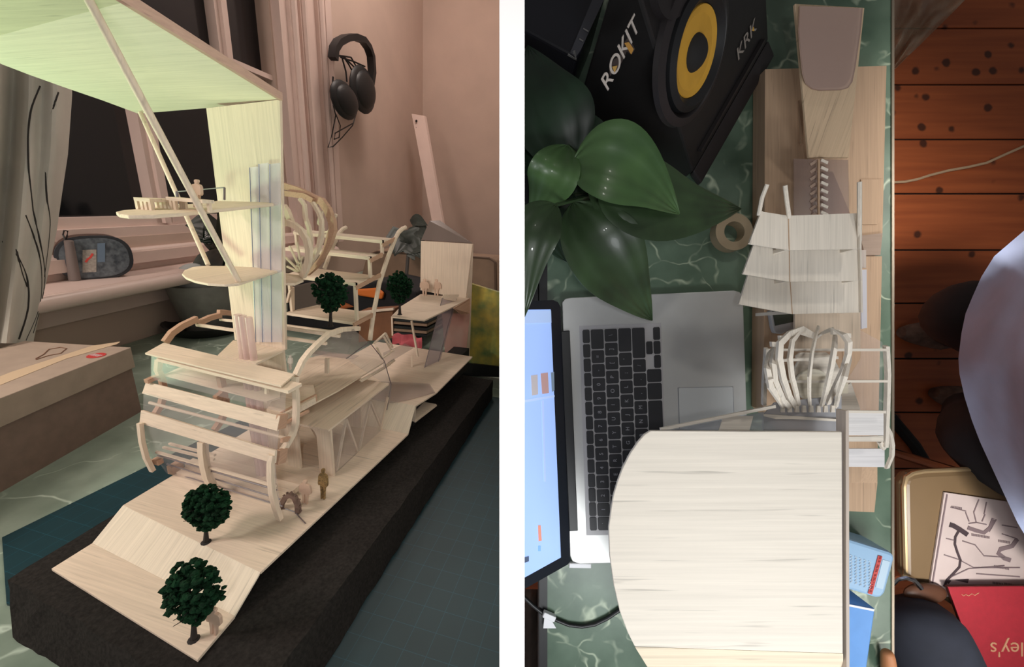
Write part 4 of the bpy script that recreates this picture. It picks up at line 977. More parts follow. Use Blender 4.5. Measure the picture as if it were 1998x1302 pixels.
scr(((1020, 606), (1074, 606), (1075, 630), (1020, 632)), (165, 188, 230), 'screen_toolbar')
scr(((1035, 733), (1048, 731), (1049, 770), (1037, 772)), (176, 160, 150), 'screen_photo'); scr(((1054, 729), (1068, 727), (1070, 767), (1057, 769)), (176, 120, 100), 'screen_photo'); scr(((1074, 727), (1080, 726), (1081, 762), (1076, 765)), (92, 104, 110), 'screen_photo')
scr(((1020, 781), (1081, 771), (1081, 775), (1020, 786)), (176, 196, 235), 'screen_rule'); scr(((1056, 782), (1060, 781), (1064, 940), (1061, 940)), (170, 190, 240), 'screen_rule')
scr(((1049, 1025), (1054, 1025), (1056, 1055), (1050, 1056)), (214, 120, 84), 'screen_tag'); scr(((1049, 1065), (1054, 1065), (1054, 1075), (1049, 1075)), (110, 160, 220), 'screen_tag'); scr(((1020, 1088), (1031, 1085), (1031, 1095), (1020, 1099)), (40, 50, 70), 'screen_tag')
part('hinge', G().prism([R(u, v, lt_h+.0005) for u, v in ((1094, 646), (1111, 645), (1127, 1034), (1110, 1035))], (0, 0, .004)), BLK, lo, bevel=.001)

# charger plug, cable with connector
solo('charger_plug', G().beam(R(1110, 1102, .006), R(1153, 1103, .006), .007, .006), WHT, 'small white charger plug at the near corner of the laptop', 'plug', bevel=.001)
cb = thing('cable', 'black cable with a white connector looping over the desk corner', 'cable', R(1120, 1220, 0))
part('cord', G().tube([R(u, v, .004) for u, v in ((1022, 1165), (1040, 1182), (1060, 1198), (1085, 1210), (1110, 1220), (1135, 1223), (1160, 1219), (1185, 1207), (1210, 1190), (1260, 1160))], .0027, 10), BLK, cb, smooth=True)
part('connector', G().beam(R(1060, 1197, .007), R(1083, 1207, .007), .008, .008), WHT, cb, bevel=.001)
part('paper_tag', G().prism([R(u, v, .006) for u, v in ((1062, 1205), (1075, 1208), (1085, 1226), (1060, 1226))], (0, 0, .0006)), WHT, cb)
g = G(); g.sheet(lambda a_, b_: R(1018+46*a_, 1150+170*b_, -.28+.02*math.sin(a_*7)+.015*math.sin(b_*5)), 10, 14, .004)
solo0('seat_cloth', g, mat('taupe_cloth', (120, 106, 98), .9, noise_=.15), 'taupe cloth hanging beyond the desk corner next to the partition', 'cloth', smooth=True)

# ------------------------------------------------------------------ the model from above
BX = (226, 216, 202)
QX, QY, QZ = wood('bleached_x', BX, 0), wood('bleached_y', BX, 1), wood('bleached_z', BX, 2)
QT = wood('warm_base_y', (192, 162, 134), 1)
rm = thing('architectural_model', 'long balsa building model on the marble desk, photographed from straight above', 'model', R(1600, 600, 0))
def rp_(name, g, m=QY, **k): return part(name, g, m, rm, **k)
def top(name, pts, h, t=.003, m=QY, **k): return rp_(name, G().prism([R(u, v, h) for u, v in pts], (0, 0, -t)), m, **k)
hb_ = .03
top('base_board', ((1493, 135), (1730, 128), (1722, 462), (1708, 498), (1680, 940), (1645, 945), (1490, 800)), hb_, .029, QT, bevel=.0004)
top('base_board', ((1644, 500), (1721, 500), (1712, 912), (1644, 912)), hb_+.001, .03, QT)
rp_('ramp', G().prism([R(1640, 912, hb_), R(1712, 912, hb_), R(1712, 943, hb_-.012), R(1640, 943, hb_-.012)], (0, 0, -.003)), QT)
top('lower_deck', ((1640, 943), (1712, 943), (1706, 1000), (1640, 997)), hb_-.012, .015, QT)
top('rounded_plate', ((1680, 350), (1722, 350), (1718, 430), (1712, 438), (1680, 438)), hb_+.002, .0015, QT)
top('shadow_strip', ((1678, 460), (1722, 455), (1718, 498), (1688, 498)), hb_+.004, .003, wood('shadow_wood', (170, 148, 132), 0))  # strip of shadow, its shade put into the wood colour
top('side_strip', ((1677, 488), (1690, 488), (1690, 523), (1678, 523)), .05, .002, wood('g2', (200, 186, 176), 1))
top('side_pane', ((1679, 527), (1691, 526), (1692, 640), (1681, 642)), .055, .0015, clear('side_pane_acrylic', (222, 222, 230), .7))
# tapered screen seen from above
tpz = lambda u, v, h: R(u, v, h)
rp_('tapered_screen', G().prism([R(1551, 7, .14), R(1687, 15, .14), R(1656, 307, .06), R(1578, 307, .06)], (0, 0, -.0035)), wood('screen_wood', (200, 174, 144), (1, 2), streak=.8), bevel=.0004)
g = G(); 
pts = [(1560, 12), (1558, 60), (1562, 110), (1566, 145), (1572, 163), (1584, 173), (1598, 176), (1640, 175), (1654, 171), (1662, 160), (1668, 130), (1678, 60), (1682, 16)]
spl = plane3(R(1551, 7, .146), R(1687, 15, .146), R(1578, 307, .066)); q_ = [R(u, v, pl=spl) for u, v in pts]
rp_('rounded_cover', G().slab(q_, .0012), clear('frosted_cover', (176, 150, 140), .5, .3)); rp_('cover_edge', G().tube(q_, .0007, 6), mat('cover_edge', (146, 116, 98), .5))
g = G(); top('screen_tenon', ((1560, 195), (1566, 195), (1568, 280), (1563, 280)), .05, .003, QT)
# glazed stair
top('stair_pane', ((1549, 310), (1655, 312), (1657, 430), (1549, 425)), .06, .001, clear('stair_acrylic', (150, 128, 120), .4))
top('stair_well', ((1583, 420), (1605, 335), (1625, 335), (1660, 420)), .045, .001, mat('stair_brown', (140, 110, 92), .7))
rp_('stair_spine', G().beam(R(1597, 312, .066), R(1597, 420, .066), .002, .002), QT)
for i in range(8):
    v = 312+i*14.5
    rp_('stair_tread', G().beam(R(1602, v, .066), R(1615, v+6, .064), .0035, .001), QY)
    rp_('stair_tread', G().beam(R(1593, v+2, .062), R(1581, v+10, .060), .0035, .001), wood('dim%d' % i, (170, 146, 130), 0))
for a in ((1497, 360, 1487, 385, 1480, 420), (1532, 362, 1535, 390, 1540, 425), (1677, 355, 1677, 390, 1677, 470)):
    rp_('scroll_post', G().tube([R(a[0], a[1], .17), R(a[2], a[3], .165), R(a[4], a[5], .155)], .0022, 8), QY, smooth=True)
# terrace treads
TT = [((1486, 413), (1538, 421), (1677, 416), (1677, 486), (1540, 488), (1462, 476), .155),
      ((1474, 470), (1540, 480), (1677, 478), (1679, 548), (1541, 550), (1450, 535), .130),
      ((1462, 530), (1541, 540), (1679, 540), (1680, 610), (1546, 613), (1442, 594), .105)]
for (a, b, c, d, e, f, h) in TT:
    top('tread', (a, b, e, f), h, .002); top('tread', (b, c, d, e), h, .002)
    rp_('tread_seam', G().tube([R(*b, h+.0003), R(*e, h+.0003)], .0005, 5), QT)
    rp_('stringer', G().beam(R(*c, h+.002), R(*d, h+.002), .002, .003), QY); rp_('stringer', G().beam(R(*a, h+.001), R(*f, h+.001), .002, .003), QY)
    for q in (d, e): rp_('riser_post', G().beam(R(q[0]-2, q[1]-4, h-.002), R(q[0]-2, q[1]-4, h-.002)-V((0, 0, .023 if h > .11 else h-.035)), .004, .004), QZ)
top('court_deck', ((1551, 600), (1679, 600), (1679, 686), (1551, 686)), .07, .003, wood('court', (214, 194, 172), 1))
# rods, frame rings
for a in ((1495, 683, 1733, 683), (1493, 745, 1730, 744), (1640, 803, 1727, 804)):
    rp_('rod', G().beam(R(a[0], a[1], .14), R(a[2], a[3], .14), .0028, .0028), QX)
for a in ((1729, 675, 1732, 730, 1730, 800, 1727, 872), (1496, 680, 1493, 720, 1491, 750, 1490, 790)):
    rp_('shell_rib', G().strip([R(a[i], a[i+1], .14-.01*(i//2)) for i in (0, 2, 4, 6)], (1, 0, 0), .004, .005), QY)
rp_('outer_ring', G().strip([R(u, v, h) for u, v, h in ((1729, 832, .10), (1737, 848, .085), (1741, 870, .075), (1740, 890, .065), (1730, 914, .05))], (0, 0, 1), .004, .0042), QY, smooth=True)
top('bright_triangle', ((1642, 758), (1661, 747), (1679, 800), (1642, 800)), .10, .002, QX)  # pale board shaped after a triangle of brightness
top('canopy_board', ((1642, 806), (1724, 806), (1724, 850), (1642, 850)), .13, .002, wood('board_grey', (224, 220, 218), 0))
top('canopy_board', ((1642, 853), (1724, 851), (1724, 862), (1642, 862)), .115, .002, QX)
top('canopy_board', ((1642, 876), (1726, 876), (1726, 912), (1642, 911)), .105, .002, wood('board_grey2', (226, 222, 222), 0))
rp_('end_bracket', G().beam(R(1716, 862, .11), R(1724, 876, .105), .004, .004), QX)
top('small_panel', ((1640, 748), (1655, 748), (1655, 768), (1640, 768)), .118, .002, wood('pale_panel', (206, 196, 176), 0))
top('side_glass', ((1680, 645), (1722, 668), (1722, 806), (1642, 806), (1642, 760), (1680, 700)), .09, .001, clear('side_glass', (210, 200, 204), .10, .3))
# domed cage of ribs with the pale seats inside
top('seat_shell', [(1595+46*math.cos(q/20*6.283), 733+44*math.sin(q/20*6.283)) for q in range(20)], .12, .004, QX, bevel=.001)
top('seat_shell', [(1588+35*math.cos(q/20*6.283), 752+32*math.sin(q/20*6.283)) for q in range(20)], .135, .004, wood('seat_cream', (242, 234, 214), 0), bevel=.001)
top('seat_cap', ((1553, 695), (1562, 688), (1612, 688), (1625, 697), (1612, 702), (1556, 702)), .145, .002, QX)
def crib(pts, w=.0034, t=.004): 
    n_ = len(pts)-1
    rp_('dome_rib', G().strip([R(u, v, .155+.05*math.sin(math.pi*i/n_)) for i, (u, v) in enumerate(pts)], (0, 0, 1), w, t), QY, smooth=True)
crib([(1581, 801), (1579, 770), (1579, 735), (1584, 690), (1592, 655), (1597, 637)], .003, .0022)
crib([(1560, 800), (1553, 765), (1545, 735), (1541, 700), (1546, 665), (1560, 648), (1590, 658)])
crib([(1555, 801), (1540, 775), (1528, 740), (1520, 700), (1522, 670), (1540, 652), (1565, 642), (1590, 657)], .004, .0055)
crib([(1545, 800), (1528, 782), (1512, 745), (1508, 710), (1512, 680), (1530, 660)], .004, .005)
crib([(1532, 800), (1520, 780), (1503, 755), (1497, 720), (1500, 695), (1518, 672)], .004, .005)
crib([(1528, 790), (1512, 768), (1503, 740), (1498, 712), (1505, 690)], .0035, .004)
crib([(1601, 801), (1612, 760), (1622, 715), (1628, 680), (1630, 655), (1625, 642)], .0036, .004)
crib([(1610, 800), (1625, 765), (1645, 722), (1655, 690), (1656, 668), (1645, 652), (1625, 642), (1605, 650), (1594, 658)], .004, .0045)
crib([(1630, 800), (1636, 770), (1648, 735), (1657, 700), (1658, 672)], .0036, .004)
for u, v in ((1631, 648), (1653, 655), (1528, 660), (1512, 672)): top('rib_joint', ((u-6, v-5), (u+8, v-4), (u+8, v+5), (u-5, v+5)), .19, .004)
rp_('cage_bar', G().beam(R(1518, 704, .15), R(1634, 698, .15), .003, .003), QX)
for u in range(1528, 1640, 14): top('cage_foot', ((u-3, 792), (u+3, 792), (u+4, 805), (u-4, 805)), .165, .004, QY)
# tower top and smoked rear glazing
top('tower_cap', ((1512, 786), (1642, 772), (1642, 842), (1490, 842), (1488, 812)), .163, .002, clear('smoked_top', (168, 168, 172), .75, .3))
rp_('cap_edge', G().prism([R(1488, 812, .165), R(1514, 818, .165), R(1545, 818, .165), R(1642, 823, .165), R(1642, 819, .165), R(1488, 808, .165)], (0, 0, -.006)), QX)
gt = G(); tt_ = [R(u, v, .159) for u, v in ((1545, 812), (1640, 815), (1640, 819), (1545, 816))]; bt_ = [R(u, v, .031) for u, v in ((1540, 812), (1640, 815), (1640, 819), (1540, 816))]; gt.add(tt_+bt_, [(0, 1, 2, 3), (7, 6, 5, 4)]+[(i, i+4, (i+1) % 4+4, (i+1) % 4) for i in range(4)]); rp_('tower', gt, QX)
top('rear_glazing', ((1300, 842), (1490, 804), (1490, 842)), .17, .001, clear('rear_glazing', (170, 172, 176), .5))
top('rear_board', ((1402, 842), (1412, 812), (1470, 812), (1462, 842)), .172, .001, QX)
rp_('rear_rod', G().beam(R(1288, 838, .175), R(1512, 793, .175), .003, .003), QX)
# big roof and flap
hr = .20
RO = wood('roof_plan', (222, 213, 200), 0, dark=.95, streak=.82, sc=.6)
top('roof', ((1270, 841), (1643, 843), (1645, 1276), (1239, 1263), (1225, 1235), (1210, 1195), (1198, 1142), (1190, 1085), (1188, 1030), (1192, 1000), (1197, 968), (1206, 938), (1216, 912), (1230, 885), (1245, 863), (1258, 848)), hr, .004, RO, bevel=.0008)
rp_('roof_flap', G().prism([R(1239, 1263, hr), R(1645, 1276, hr), R(1647, 1420, hr-.03), R(1340, 1420, hr-.03), R(1268, 1310, hr-.01)], (0, 0, -.003)), wood('flap_plan', (224, 208, 184), 0, dark=.9, sc=.6))
rp_('roof_beam', G().beam(R(1643.5, 800, hr-.005), R(1645, 1320, hr-.005), .003, .012), wood('edge_grey', (190, 176, 164), 1))

# phone under the terrace
ph = thing('mobile_phone', 'small grey mobile phone half hidden under the stepped terraces', 'phone', R(1525, 630, .031))
part('phone_body', G().prism([R(u, v, .04) for u, v in ((1502, 606), (1550, 600), (1556, 640), (1525, 652), (1512, 650), (1508, 640))], (0, 0, -.008)), mat('phone_grey', (168, 168, 170), .35), ph, bevel=.0015)
part('phone_screen', G().prism([R(u, v, .0403) for u, v in ((1506, 604), (1548, 600), (1550, 628), (1512, 636))], (0, 0, .0004)), mat('phone_glass', (70, 78, 70), .2), ph)

# tub and blue book near the edge
tubc = thing('plastic_tub', 'pale blue plastic tub with a red label strip, overhanging the desk edge', 'tub', R(1690, 1108, 0))
TB = mat('pale_blue_plastic', (150, 184, 214), .35)
tpt = ((1600, 1038), (1648, 1050), (1738, 1078), (1746, 1084), (1746, 1092), (1728, 1158), (1720, 1168), (1710, 1168), (1645, 1148), (1600, 1132))
part('tub_body', G().prism([R(u, v, .05) for u, v in tpt], (0, 0, -.049)), TB, tubc, bevel=.004)
part('red_label', G().prism([R(u, v, .0505) for u, v in ((1713, 1084), (1721, 1086), (1701, 1160), (1693, 1158))], (0, 0, .0006)), mat('red_strip', (196, 72, 66), .5), tubc)
g = G(); la, lb = R(1718, 1086, .0513), R(1698, 1158, .0513)
for k in range(26):
    if k % 7 == 5: continue
    p_ = la+(lb-la)*(k/26); g.beam(p_+V((-.0014, 0, 0)), p_+V((.0014, .0009*((k % 3)-1), 0)), .0008, .0003)
part('label_lettering', g, mat('dark_ink', (140, 40, 44), .6), tubc)
for i in range(6):
    g = G(); u = 1652+i*9; v = 1080+i*2.5; pts = [R(u+((k % 2)*4-2)-k*.0, v+k*3.0+i*.6, .0508) for k in range(19)]; g.tube(pts, .0006, 4); part('printed_text_line', g, mat('white_ink%d' % i, (214, 226, 236), .6), tubc)
part('white_panel', G().prism([R(u, v, .0502) for u, v in ((1722, 1092), (1736, 1096), (1722, 1150), (1708, 1146))], (0, 0, .0004)), mat('pale_panel2', (184, 206, 222), .5), tubc)
bb = thing('blue_box', 'plain blue box on the desk between the roof and the desk edge', 'box', R(1675, 1240, 0))
part('box_body', G().prism([R(u, v, .045) for u, v in ((1600, 1168), (1708, 1188), (1688, 1330), (1600, 1330))], (0, 0, -.044)), mat('blue_card', (98, 152, 216), .5, noise_=.04), bb, bevel=.002)
part('pale_edge', G().prism([R(u, v, .0455) for u, v in ((1640, 1176), (1706, 1189), (1705, 1193), (1640, 1180))], (0, 0, .0005)), WHT, bb)

# ------------------------------------------------------------------ beyond the desk edge
# cable on floor
g = G(); g.tube([R(u, v, FH+.008) for u, v in ((1700, 352), (1740, 356), (1765, 355), (1790, 350), (1815, 342), (1850, 333), (1890, 326), (1925, 318), (1960, 302), (2010, 280), (2060, 262))], .0042, 10)
solo('cable', g, mat('cream_cable', (206, 176, 142), .5), 'thin cream cable running across the brown floorboards', 'cable', smooth=True)
# plastic bag
g = G(); g.sheet(lambda a_, b_: R(1735+160*a_*(1-b_*.98), -12+155*b_, FH+.05+.03*noise.noise(V((a_*5, b_*4, 0)))+.015*math.sin(a_*14+b_*6)), 26, 22, .001)
solo('plastic_sheet', g, mat('milky_polythene', (200, 184, 158), .3, alpha=.4, noise_=.3, nscale=12, bump=.5), 'crumpled milky plastic sheet on the floorboards past the desk corner', 'plastic sheet', smooth=True)
# dark cable/strap across the floor
g = G(); g.tube([R(u, v, FH+.01) for u, v in ((1736, 812), (1760, 840), (1785, 870), (1806, 905))], .016, 8)
solo('strap', g, DRK, 'dark strap lying on the floorboards under the desk edge', 'strap', smooth=True)
# chair
CH = thing('chair', 'beige vinyl chair with metal rim, holding a printed map and a red book', 'chair', R(1860, 1050, FH))
hs = -.27
VIN = mat('beige_vinyl', (132, 108, 78), .4, noise_=.05, nscale=8)
sp_ = [(1764, 945), (1768, 932), (1778, 925), (1795, 921), (1860, 918), (1930, 915), (2080, 915), (2080, 1195), (1880, 1195), (1815, 1150), (1767, 1130)]
part('seat', G().prism([R(u, v, hs) for u, v in sp_], (0, 0, -.03)), VIN, CH, bevel=.012)
g = G(); g.tube([R(u, v, hs-.006) for u, v in ((1767, 1125), (1765, 1040), (1763, 950), (1768, 931), (1780, 924), (1800, 920), (1880, 916), (1960, 914))], .005, 8); part('metal_rim', g, mat('warm_chrome', (196, 170, 130), .3, metal=.5), CH, smooth=True)
g = G(); g.tube([R(u, v, hs+.02) for u, v in ((1740, 1140), (1750, 1130), (1765, 1127), (1782, 1132), (1797, 1148))], .005, 8); part('armrest_tube', g, CHR, CH, smooth=True)
for u, v in ((1800, 960), (1990, 960), (1880, 1160), (2040, 1170)):
    q = R(u, v, hs-.03); part('leg', G().tube([q, V((q.x, q.y, FH))], .012, 8), CHR, CH)
part('armrest', G().ell(R(1805, 1158, hs+.012), (.045, .022, .012), 16, 10), mat('brown_vinyl', (96, 62, 44), .4), CH, smooth=True)
# map
hm = hs+.004
mp_ = thing('printed_map', 'white printed map with dark river lines, lying on the chair seat', 'map', R(1900, 1060, hs))
mpp = [(1843, 961), (2040, 990), (2040, 1170), (1811, 1164)]
part('sheet_stack', G().prism([R(u, v, hm) for u, v in mpp], (0, 0, -.003)), mat('map_paper', (214, 196, 190), .7, noise_=.06, nscale=14), mp_)
INK = mat('map_ink', (78, 62, 66), .8, noise_=.2); INK2 = mat('map_ink_soft', (128, 110, 112), .8)
def ink(pts, w, m=INK, nme='printed_line'):
    part(nme, G().strip([R(u, v, hm+.0006) for u, v in pts], (0, 0, 1), .0006, w), m, mp_)
ink([(1848, 965), (1816, 1160)], .003, INK2)
ink([(1853, 1024), (1860, 1026), (1872, 1033), (1888, 1044)], .010)
ink([(1872, 1034), (1864, 1048), (1863, 1062), (1868, 1078), (1874, 1093), (1872, 1107), (1860, 1120), (1848, 1132), (1842, 1145)], .005)
ink([(1888, 1030), (1905, 1036), (1920, 1040), (1932, 1030), (1938, 1014)], .008, INK2)
ink([(1985, 1052), (1975, 1066), (1952, 1072), (1948, 1080), (1960, 1090), (1972, 1094)], .009, INK2)
for a in (((1855, 990), (1885, 998)), ((1884, 1000), (1891, 1018)), ((1922, 1004), (1916, 1018)), ((1846, 1051), (1862, 1055)), ((1878, 1056), (1903, 1064)), ((1955, 1042), (1985, 1052)), ((1903, 1064), (1920, 1085), (1960, 1088)), ((1842, 1083), (1870, 1092), (1900, 1108), (1990, 1108)), ((1890, 1022), (1905, 1020), (1925, 1024)), ((1905, 1020), (1900, 1000), (1910, 975)), ((1925, 980), (1920, 1004)), ((1856, 1126), (1890, 1110), (1960, 1104)), ((1905, 1120), (1990, 1126)), ((1935, 1012), (1944, 1014), (1930, 1038)), ((1955, 1025), (1985, 1030))):
    ink(a, .0022, INK2)
part('printed_arrow', G().prism([R(u, v, hm+.0008) for u, v in ((1862, 1132), (1890, 1130), (1888, 1138))], (0, 0, .0005)), INK, mp_)
part('printed_arrow', G().prism([R(u, v, hm+.0008) for u, v in ((1846, 1130), (1856, 1133), (1850, 1140))], (0, 0, .0005)), INK, mp_)
for (u, v, w_) in ((1868, 992, 22), (1915, 1046, 38), (1960, 1058, 24), (1955, 1108, 30), (1948, 1140, 22), (1968, 1142, 16)):
    g = G()
    for k in range(int(w_/3)): p_ = R(u-w_/2+k*3, v+k*.5, hm+.0007); g.box((p_.x, p_.y, hm+.0004), (p_.x+.0018, p_.y+.005, hm+.0009))
    part('printed_text_line', g, INK2, mp_)
# red book
rb = thing('red_book', 'crimson book with pale cursive lettering, lying over the printed map on the chair', 'book', R(1940, 1230, -.2))
rc = [(1850, 1146), (2060, 1144), (2060, 1330), (1918, 1330)]
part('cover', G().prism([R(u, v, -.246) for u, v in rc], (0, 0, -.003)), mat('crimson_cloth', (176, 42, 54), .6, noise_=.06, nscale=120), rb, bevel=.001)
part('pages', G().prism([R(u, v, -.2492) for u, v in ((1856, 1149), (2060, 1148), (2060, 1330), (1922, 1330))], (0, 0, -.0132)), mat('page_edges', (120, 70, 60), .8), rb)
part('cover', G().prism([R(u, v, -.2625) for u, v in rc], (0, 0, -.0012)), mat('crimson_cloth_back', (150, 38, 48), .6), rb)
LT = mat('cream_lettering', (206, 150, 116), .6)
o = text('title_lettering', "sley's", .042, R(1972, 1266, -.2455), (-1, 0, 0), (0, -1, 0), LT, rb, .0004)
g = G(); g.tube([R(u, v, -.2455) for u, v in ((1876, 1160), (1880, 1163), (1884, 1160), (1890, 1163), (1896, 1159), (1902, 1162), (1910, 1157))], .0008, 5); part('small_script', g, LT, rb)
# seated person on the right, seen from above
def skin(name, verts, edges, radii, m, parent, root=0, sub=2):
    org = V(parent['_o']); me = bpy.data.meshes.new(name); me.from_pydata([tuple(V(v)-org) for v in verts], edges, [])
    o = link(bpy.data.objects.new(name, me)); o.parent = parent; o['_o'] = tuple(org); me.materials.append(m)
    o.modifiers.new('skin', 'SKIN'); 
    for i, r in enumerate(radii):
        r = r if isinstance(r, tuple) else (r, r); me.skin_vertices[0].data[i].radius = r; me.skin_vertices[0].data[i].use_root = (i == root)
    s = o.modifiers.new('sub', 'SUBSURF'); s.levels = s.render_levels = sub
    o.modifiers['skin'].use_smooth_shade = True
    return o
TRO = mat('black_trousers', (34, 33, 38), .9, noise_=.15, nscale=30); SKN = mat('skin', (190, 140, 110), .6, noise_=.05)
pr = thing('person', 'seated person in a grey-blue shirt and black trousers, knees towards the desk', 'person', R(2150, 760, FH))
hipc = R(2160, 740, -.22)
kn1, kn2 = R(1872, 606, -.27), R(1905, 852, -.27)
an1, an2 = R(1862, 652, FH+.10), R(1880, 790, FH+.10)
sh_ = R(2240, 740, .09)
legs = [hipc, R(2060, 690, -.2), R(1975, 640, -.235), kn1, R(1866, 630, -.48), an1, R(2090, 880, -.2), R(1990, 945, -.25), kn2, R(1895, 820, -.48), an2]
le = [(0, 1), (1, 2), (2, 3), (3, 4), (4, 5), (0, 6), (6, 7), (7, 8), (8, 9), (9, 10)]
lr = [.10, .09, .085, .072, .06, .042, .095, .08, .066, .055, .042]
up_ = [V((1.05, -.06, -.08)), V((.88, -.055, .02)), sh_, sh_+V((-.03, 0, .07)), sh_+V((-.05, 0, .15)), sh_+V((-.055, 0, .23)),
       sh_+V((.02, .15, 0)), V((.98, .16, -.03)), V((1.0, .07, -.10)), V((.985, .05, -.105)), sh_+V((.02, -.15, 0)), V((.98, -.27, -.03)), V((1.0, -.19, -.10)), V((.985, -.17, -.105))]
body = skin('body', legs+up_, le+[(0, 11), (11, 12), (12, 13), (13, 14), (14, 15), (15, 16), (13, 17), (17, 18), (18, 19), (19, 20), (13, 21), (21, 22), (22, 23), (23, 24)],
            lr+[.10, .10, .09, .045, .078, .06, .045, .038, .028, .02, .045, .038, .028, .02], SKN, pr)
skin('trousers', legs, le, [x+.006 for x in lr], TRO, pr)
part('hair', G().ell(sh_+V((-.045, 0, .20)), (.092, .085, .075), 20, 12), mat('dark_hair', (44, 34, 28), .8, noise_=.3), pr, smooth=True)
SH = mat('grey_blue_shirt', (180, 192, 226), .9, noise_=.10, nscale=9, bump=.5)
oc = [(2010, 440), (1975, 470), (1940, 500), (1915, 540), (1898, 578), (1884, 612), (1876, 650), (1870, 700), (1872, 730), (1882, 775), (1896, 820), (1912, 862), (1934, 910), (1958, 962), (1985, 1020), (2010, 1062), (2040, 1120), (2130, 1200), (2300, 1230), (2430, 1120), (2490, 930), (2500, 740), (2470, 540), (2380, 390), (2250, 330), (2120, 350), (2010, 440)]
def shf(a_, b_):
    x = a_*(len(oc)-1); i = min(int(x), len(oc)-2); f_ = x-i; u = oc[i][0]*(1-f_)+oc[i+1][0]*f_; v = oc[i][1]*(1-f_)+oc[i+1][1]*f_
    # from hem edge (low) inward and up to the shoulder (high)
    cu_x, cv = 2240, 740; k = min(b_**.9, 1)*.80; h = -.16+.30*math.sin(min(b_, 1)*math.pi/2)
    fold = .006*math.sin(a_*26+b_*3)*(1-b_)+.02*noise.noise(V((a_*7+b_*5, b_*3, 3)))+.006*noise.noise(V((a_*13, b_*9, 1)))
    return R(u+(cu_x-u)*k, v+(cv-v)*k, h+fold)
part('shirt', G().sheet(shf, 104, 26, .003), SH, pr, smooth=True)
SHOE = mat('worn_grey_shoe', (128, 104, 90), .8, noise_=.35, nscale=40)
for c0_, c1_ in (((1860, 660), (1760, 650)), ((1885, 785), (1822, 768))):
    a_, b_ = R(*c0_, FH), R(*c1_, FH); d_ = (b_-a_); ln_ = .24; d_.normalize(); sd = V((-d_.y, d_.x, 0))
    heel = b_-d_*.20
    def shoe(s_, t_):
        w = .045*(math.sin(math.pi*min(.08+s_*.9, 1))**.35)*(1.0 if s_ > .5 else .82); hh = .085*(1-s_)**.6+.035
        q = 2*math.pi*t_; return heel+d_*(ln_*s_-.02)+sd*(w*math.cos(q))+V((0, 0, hh*.5+hh*.5*math.sin(q)+.001))
    g = G(); ns, nt = 14, 16
    vs_ = [shoe(i/ns, j/nt) for i in range(ns+1) for j in range(nt)]
    fs_ = [(i*nt+j, i*nt+(j+1) % nt, (i+1)*nt+(j+1) % nt, (i+1)*nt+j) for i in range(ns) for j in range(nt)]+[tuple(range(nt))[::-1], tuple(ns*nt+j for j in range(nt))]
    g.add(vs_, fs_); so = part('shoe', g, SHOE, pr, smooth=True)
    g = G()
    for k in range(4):
        c = heel+d_*(.09+.022*k); g.tube([c+sd*.02+V((0, 0, .085-.009*k)), c-sd*.02+V((0, 0, .085-.009*k))], .003, 5)
    part('laces', g, mat('laces%d' % c0_[0], (150, 130, 118), .8), so)
# second person: bent knee at the near edge
p2 = thing('person', 'bent knee in dark navy trousers beside the desk, below the chair', 'person', R(1800, 1290, FH))
NV = mat('navy_trousers', (40, 44, 56), .9, noise_=.12, nscale=30)
skin('body', [R(1880, 1560, -.26), R(1850, 1400, -.25), R(1815, 1290, -.23), R(1790, 1204, -.21), R(1798, 1225, -.36), R(1805, 1260, -.55), R(1810, 1290, FH+.03), R(1760, 1270, FH+.02)],
     [(0, 1), (1, 2), (2, 3), (3, 4), (4, 5), (5, 6), (6, 7)], [.10, .095, .09, .072, .06, .05, .045, .035], NV, p2)
skin('fingers', [R(1738, 1340, .012), R(1734, 1300, .014), R(1731, 1268, .016)], [(0, 1), (1, 2)], [.011, .010, .008], mat('warm_skin', (176, 116, 74), .6), p2)

# ================================================================== light
def area(name, loc, tgt, size, power, col, M=ML, spread=None, shape='DISK', sy=None):
    l = bpy.data.lights.new(name, 'AREA'); l.size = size; l.energy = power; l.color = col[:3]; l.shape = shape
    if sy: l.size_y = sy
    if spread: l.spread = math.radians(spread)
    o = link(bpy.data.objects.new(name, l)); loc = M @ V(loc); tgt = M @ V(tgt); o.location = loc
    o.rotation_euler = (tgt-loc).to_track_quat('-Z', 'Y').to_euler(); return o
def spot(name, loc, tgt, ang, blend, power, col, r, M=ML):
    l = bpy.data.lights.new(name, 'SPOT'); l.spot_size = math.radians(ang); l.spot_blend = blend; l.energy = power; l.color = col[:3]; l.shadow_soft_size = r
    o = link(bpy.data.objects.new(name, l)); loc = M @ V(loc); tgt = M @ V(tgt); o.location = loc
    o.rotation_euler = (tgt-loc).to_track_quat('-Z', 'Y').to_euler(); return o
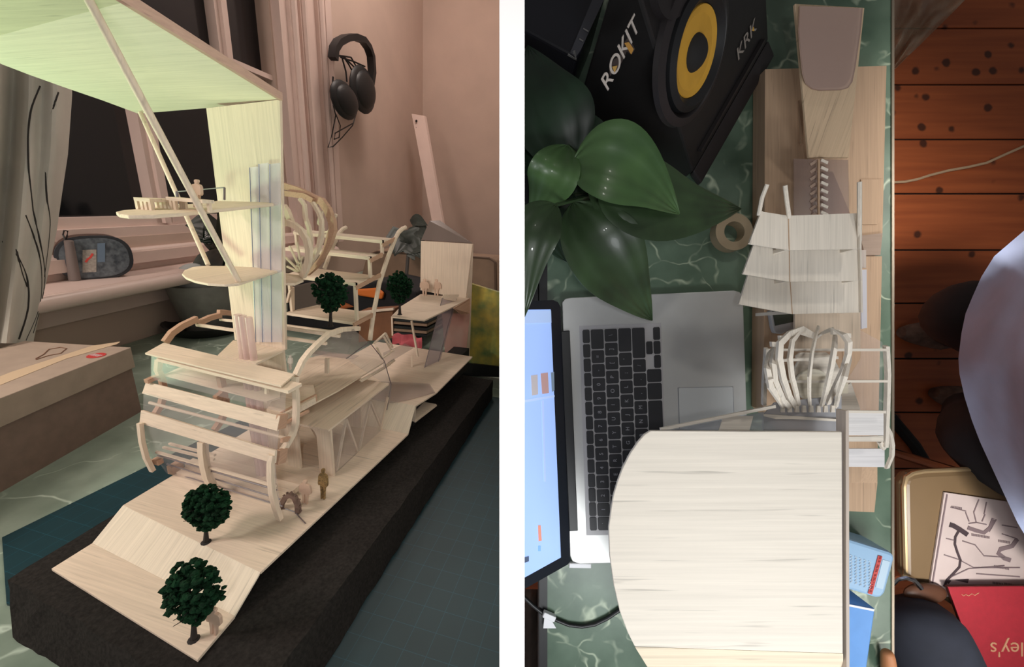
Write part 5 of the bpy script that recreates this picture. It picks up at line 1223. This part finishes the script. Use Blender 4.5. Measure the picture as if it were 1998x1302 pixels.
# first bay
area('room_lamp', (-1.0, -.55, 1.15), (-.55, .8, .1), .35, 10, (1, .82, .74))
area('wall_fill', (-.7, 1.9, 2.3), (-.9, 2.0, 0), .6, 22, (1, .85, .76))  # added fill for the walls, no such fitting seen
area('desk_lamp', (-1.02, -.14, .55), (-.45, .3, .05), .10, 2.6, (1, 1, .88))
spot('green_lamp', (-.98, .05, .16), (-.42, .30, .60), 70, .9, 17, (.64, 1, .60), .05)
# second bay
spot('skylight', (.46, .85, .95), (.36, -.26, 0), 46, 1.0, 9, (1, .95, .88), .05, MR)
area('window_light', (.30, -.60, .75), (.30, -.25, 0), .45, 2.9, (.95, .98, 1), MR, spread=120)
area('floor_fill', (.86, .30, .62), (.90, .10, -.7), .25, 3.0, (1, .95, .9), MR, spread=75)  # added fill to brighten floorboards and shirt, no visible source
area('chair_fill', (.80, -.66, .5), (.84, -.35, -.4), .2, 1.4, (1, .96, .92), MR, spread=80)  # second added fill, brightens the chair and the map
# added fill behind the viewer, whitens the end of the partition
area('partition_fill', (0, 0, D+.10), (0, 0, D-.15), .03, .5, (1, 1, 1), MR, spread=170)

w = bpy.data.worlds.new('world'); SC.world = w; w.use_nodes = True
w.node_tree.nodes['Background'].inputs[0].default_value = (.9, .86, .84, 1); w.node_tree.nodes['Background'].inputs[1].default_value = .12

# camera
cam = bpy.data.cameras.new('camera'); cam.sensor_width = 36; cam.sensor_fit = 'HORIZONTAL'; cam.lens = 36*F/1998; cam.clip_start = .01; cam.clip_end = 20
co = link(bpy.data.objects.new('camera', cam))
Mc = Matrix(((cr.x, -cd.x, -cf.x, CAM.x), (cr.y, -cd.y, -cf.y, CAM.y), (cr.z, -cd.z, -cf.z, CAM.z), (0, 0, 0, 1)))
co.matrix_world = Mc; SC.camera = co
SC.view_settings.view_transform = 'Standard'; SC.view_settings.look = 'None'; SC.view_settings.exposure = 0; SC.view_settings.gamma = 1; SC.view_settings.use_curve_mapping = False
for o in bpy.data.objects:
    if '_o' in o: del o['_o']
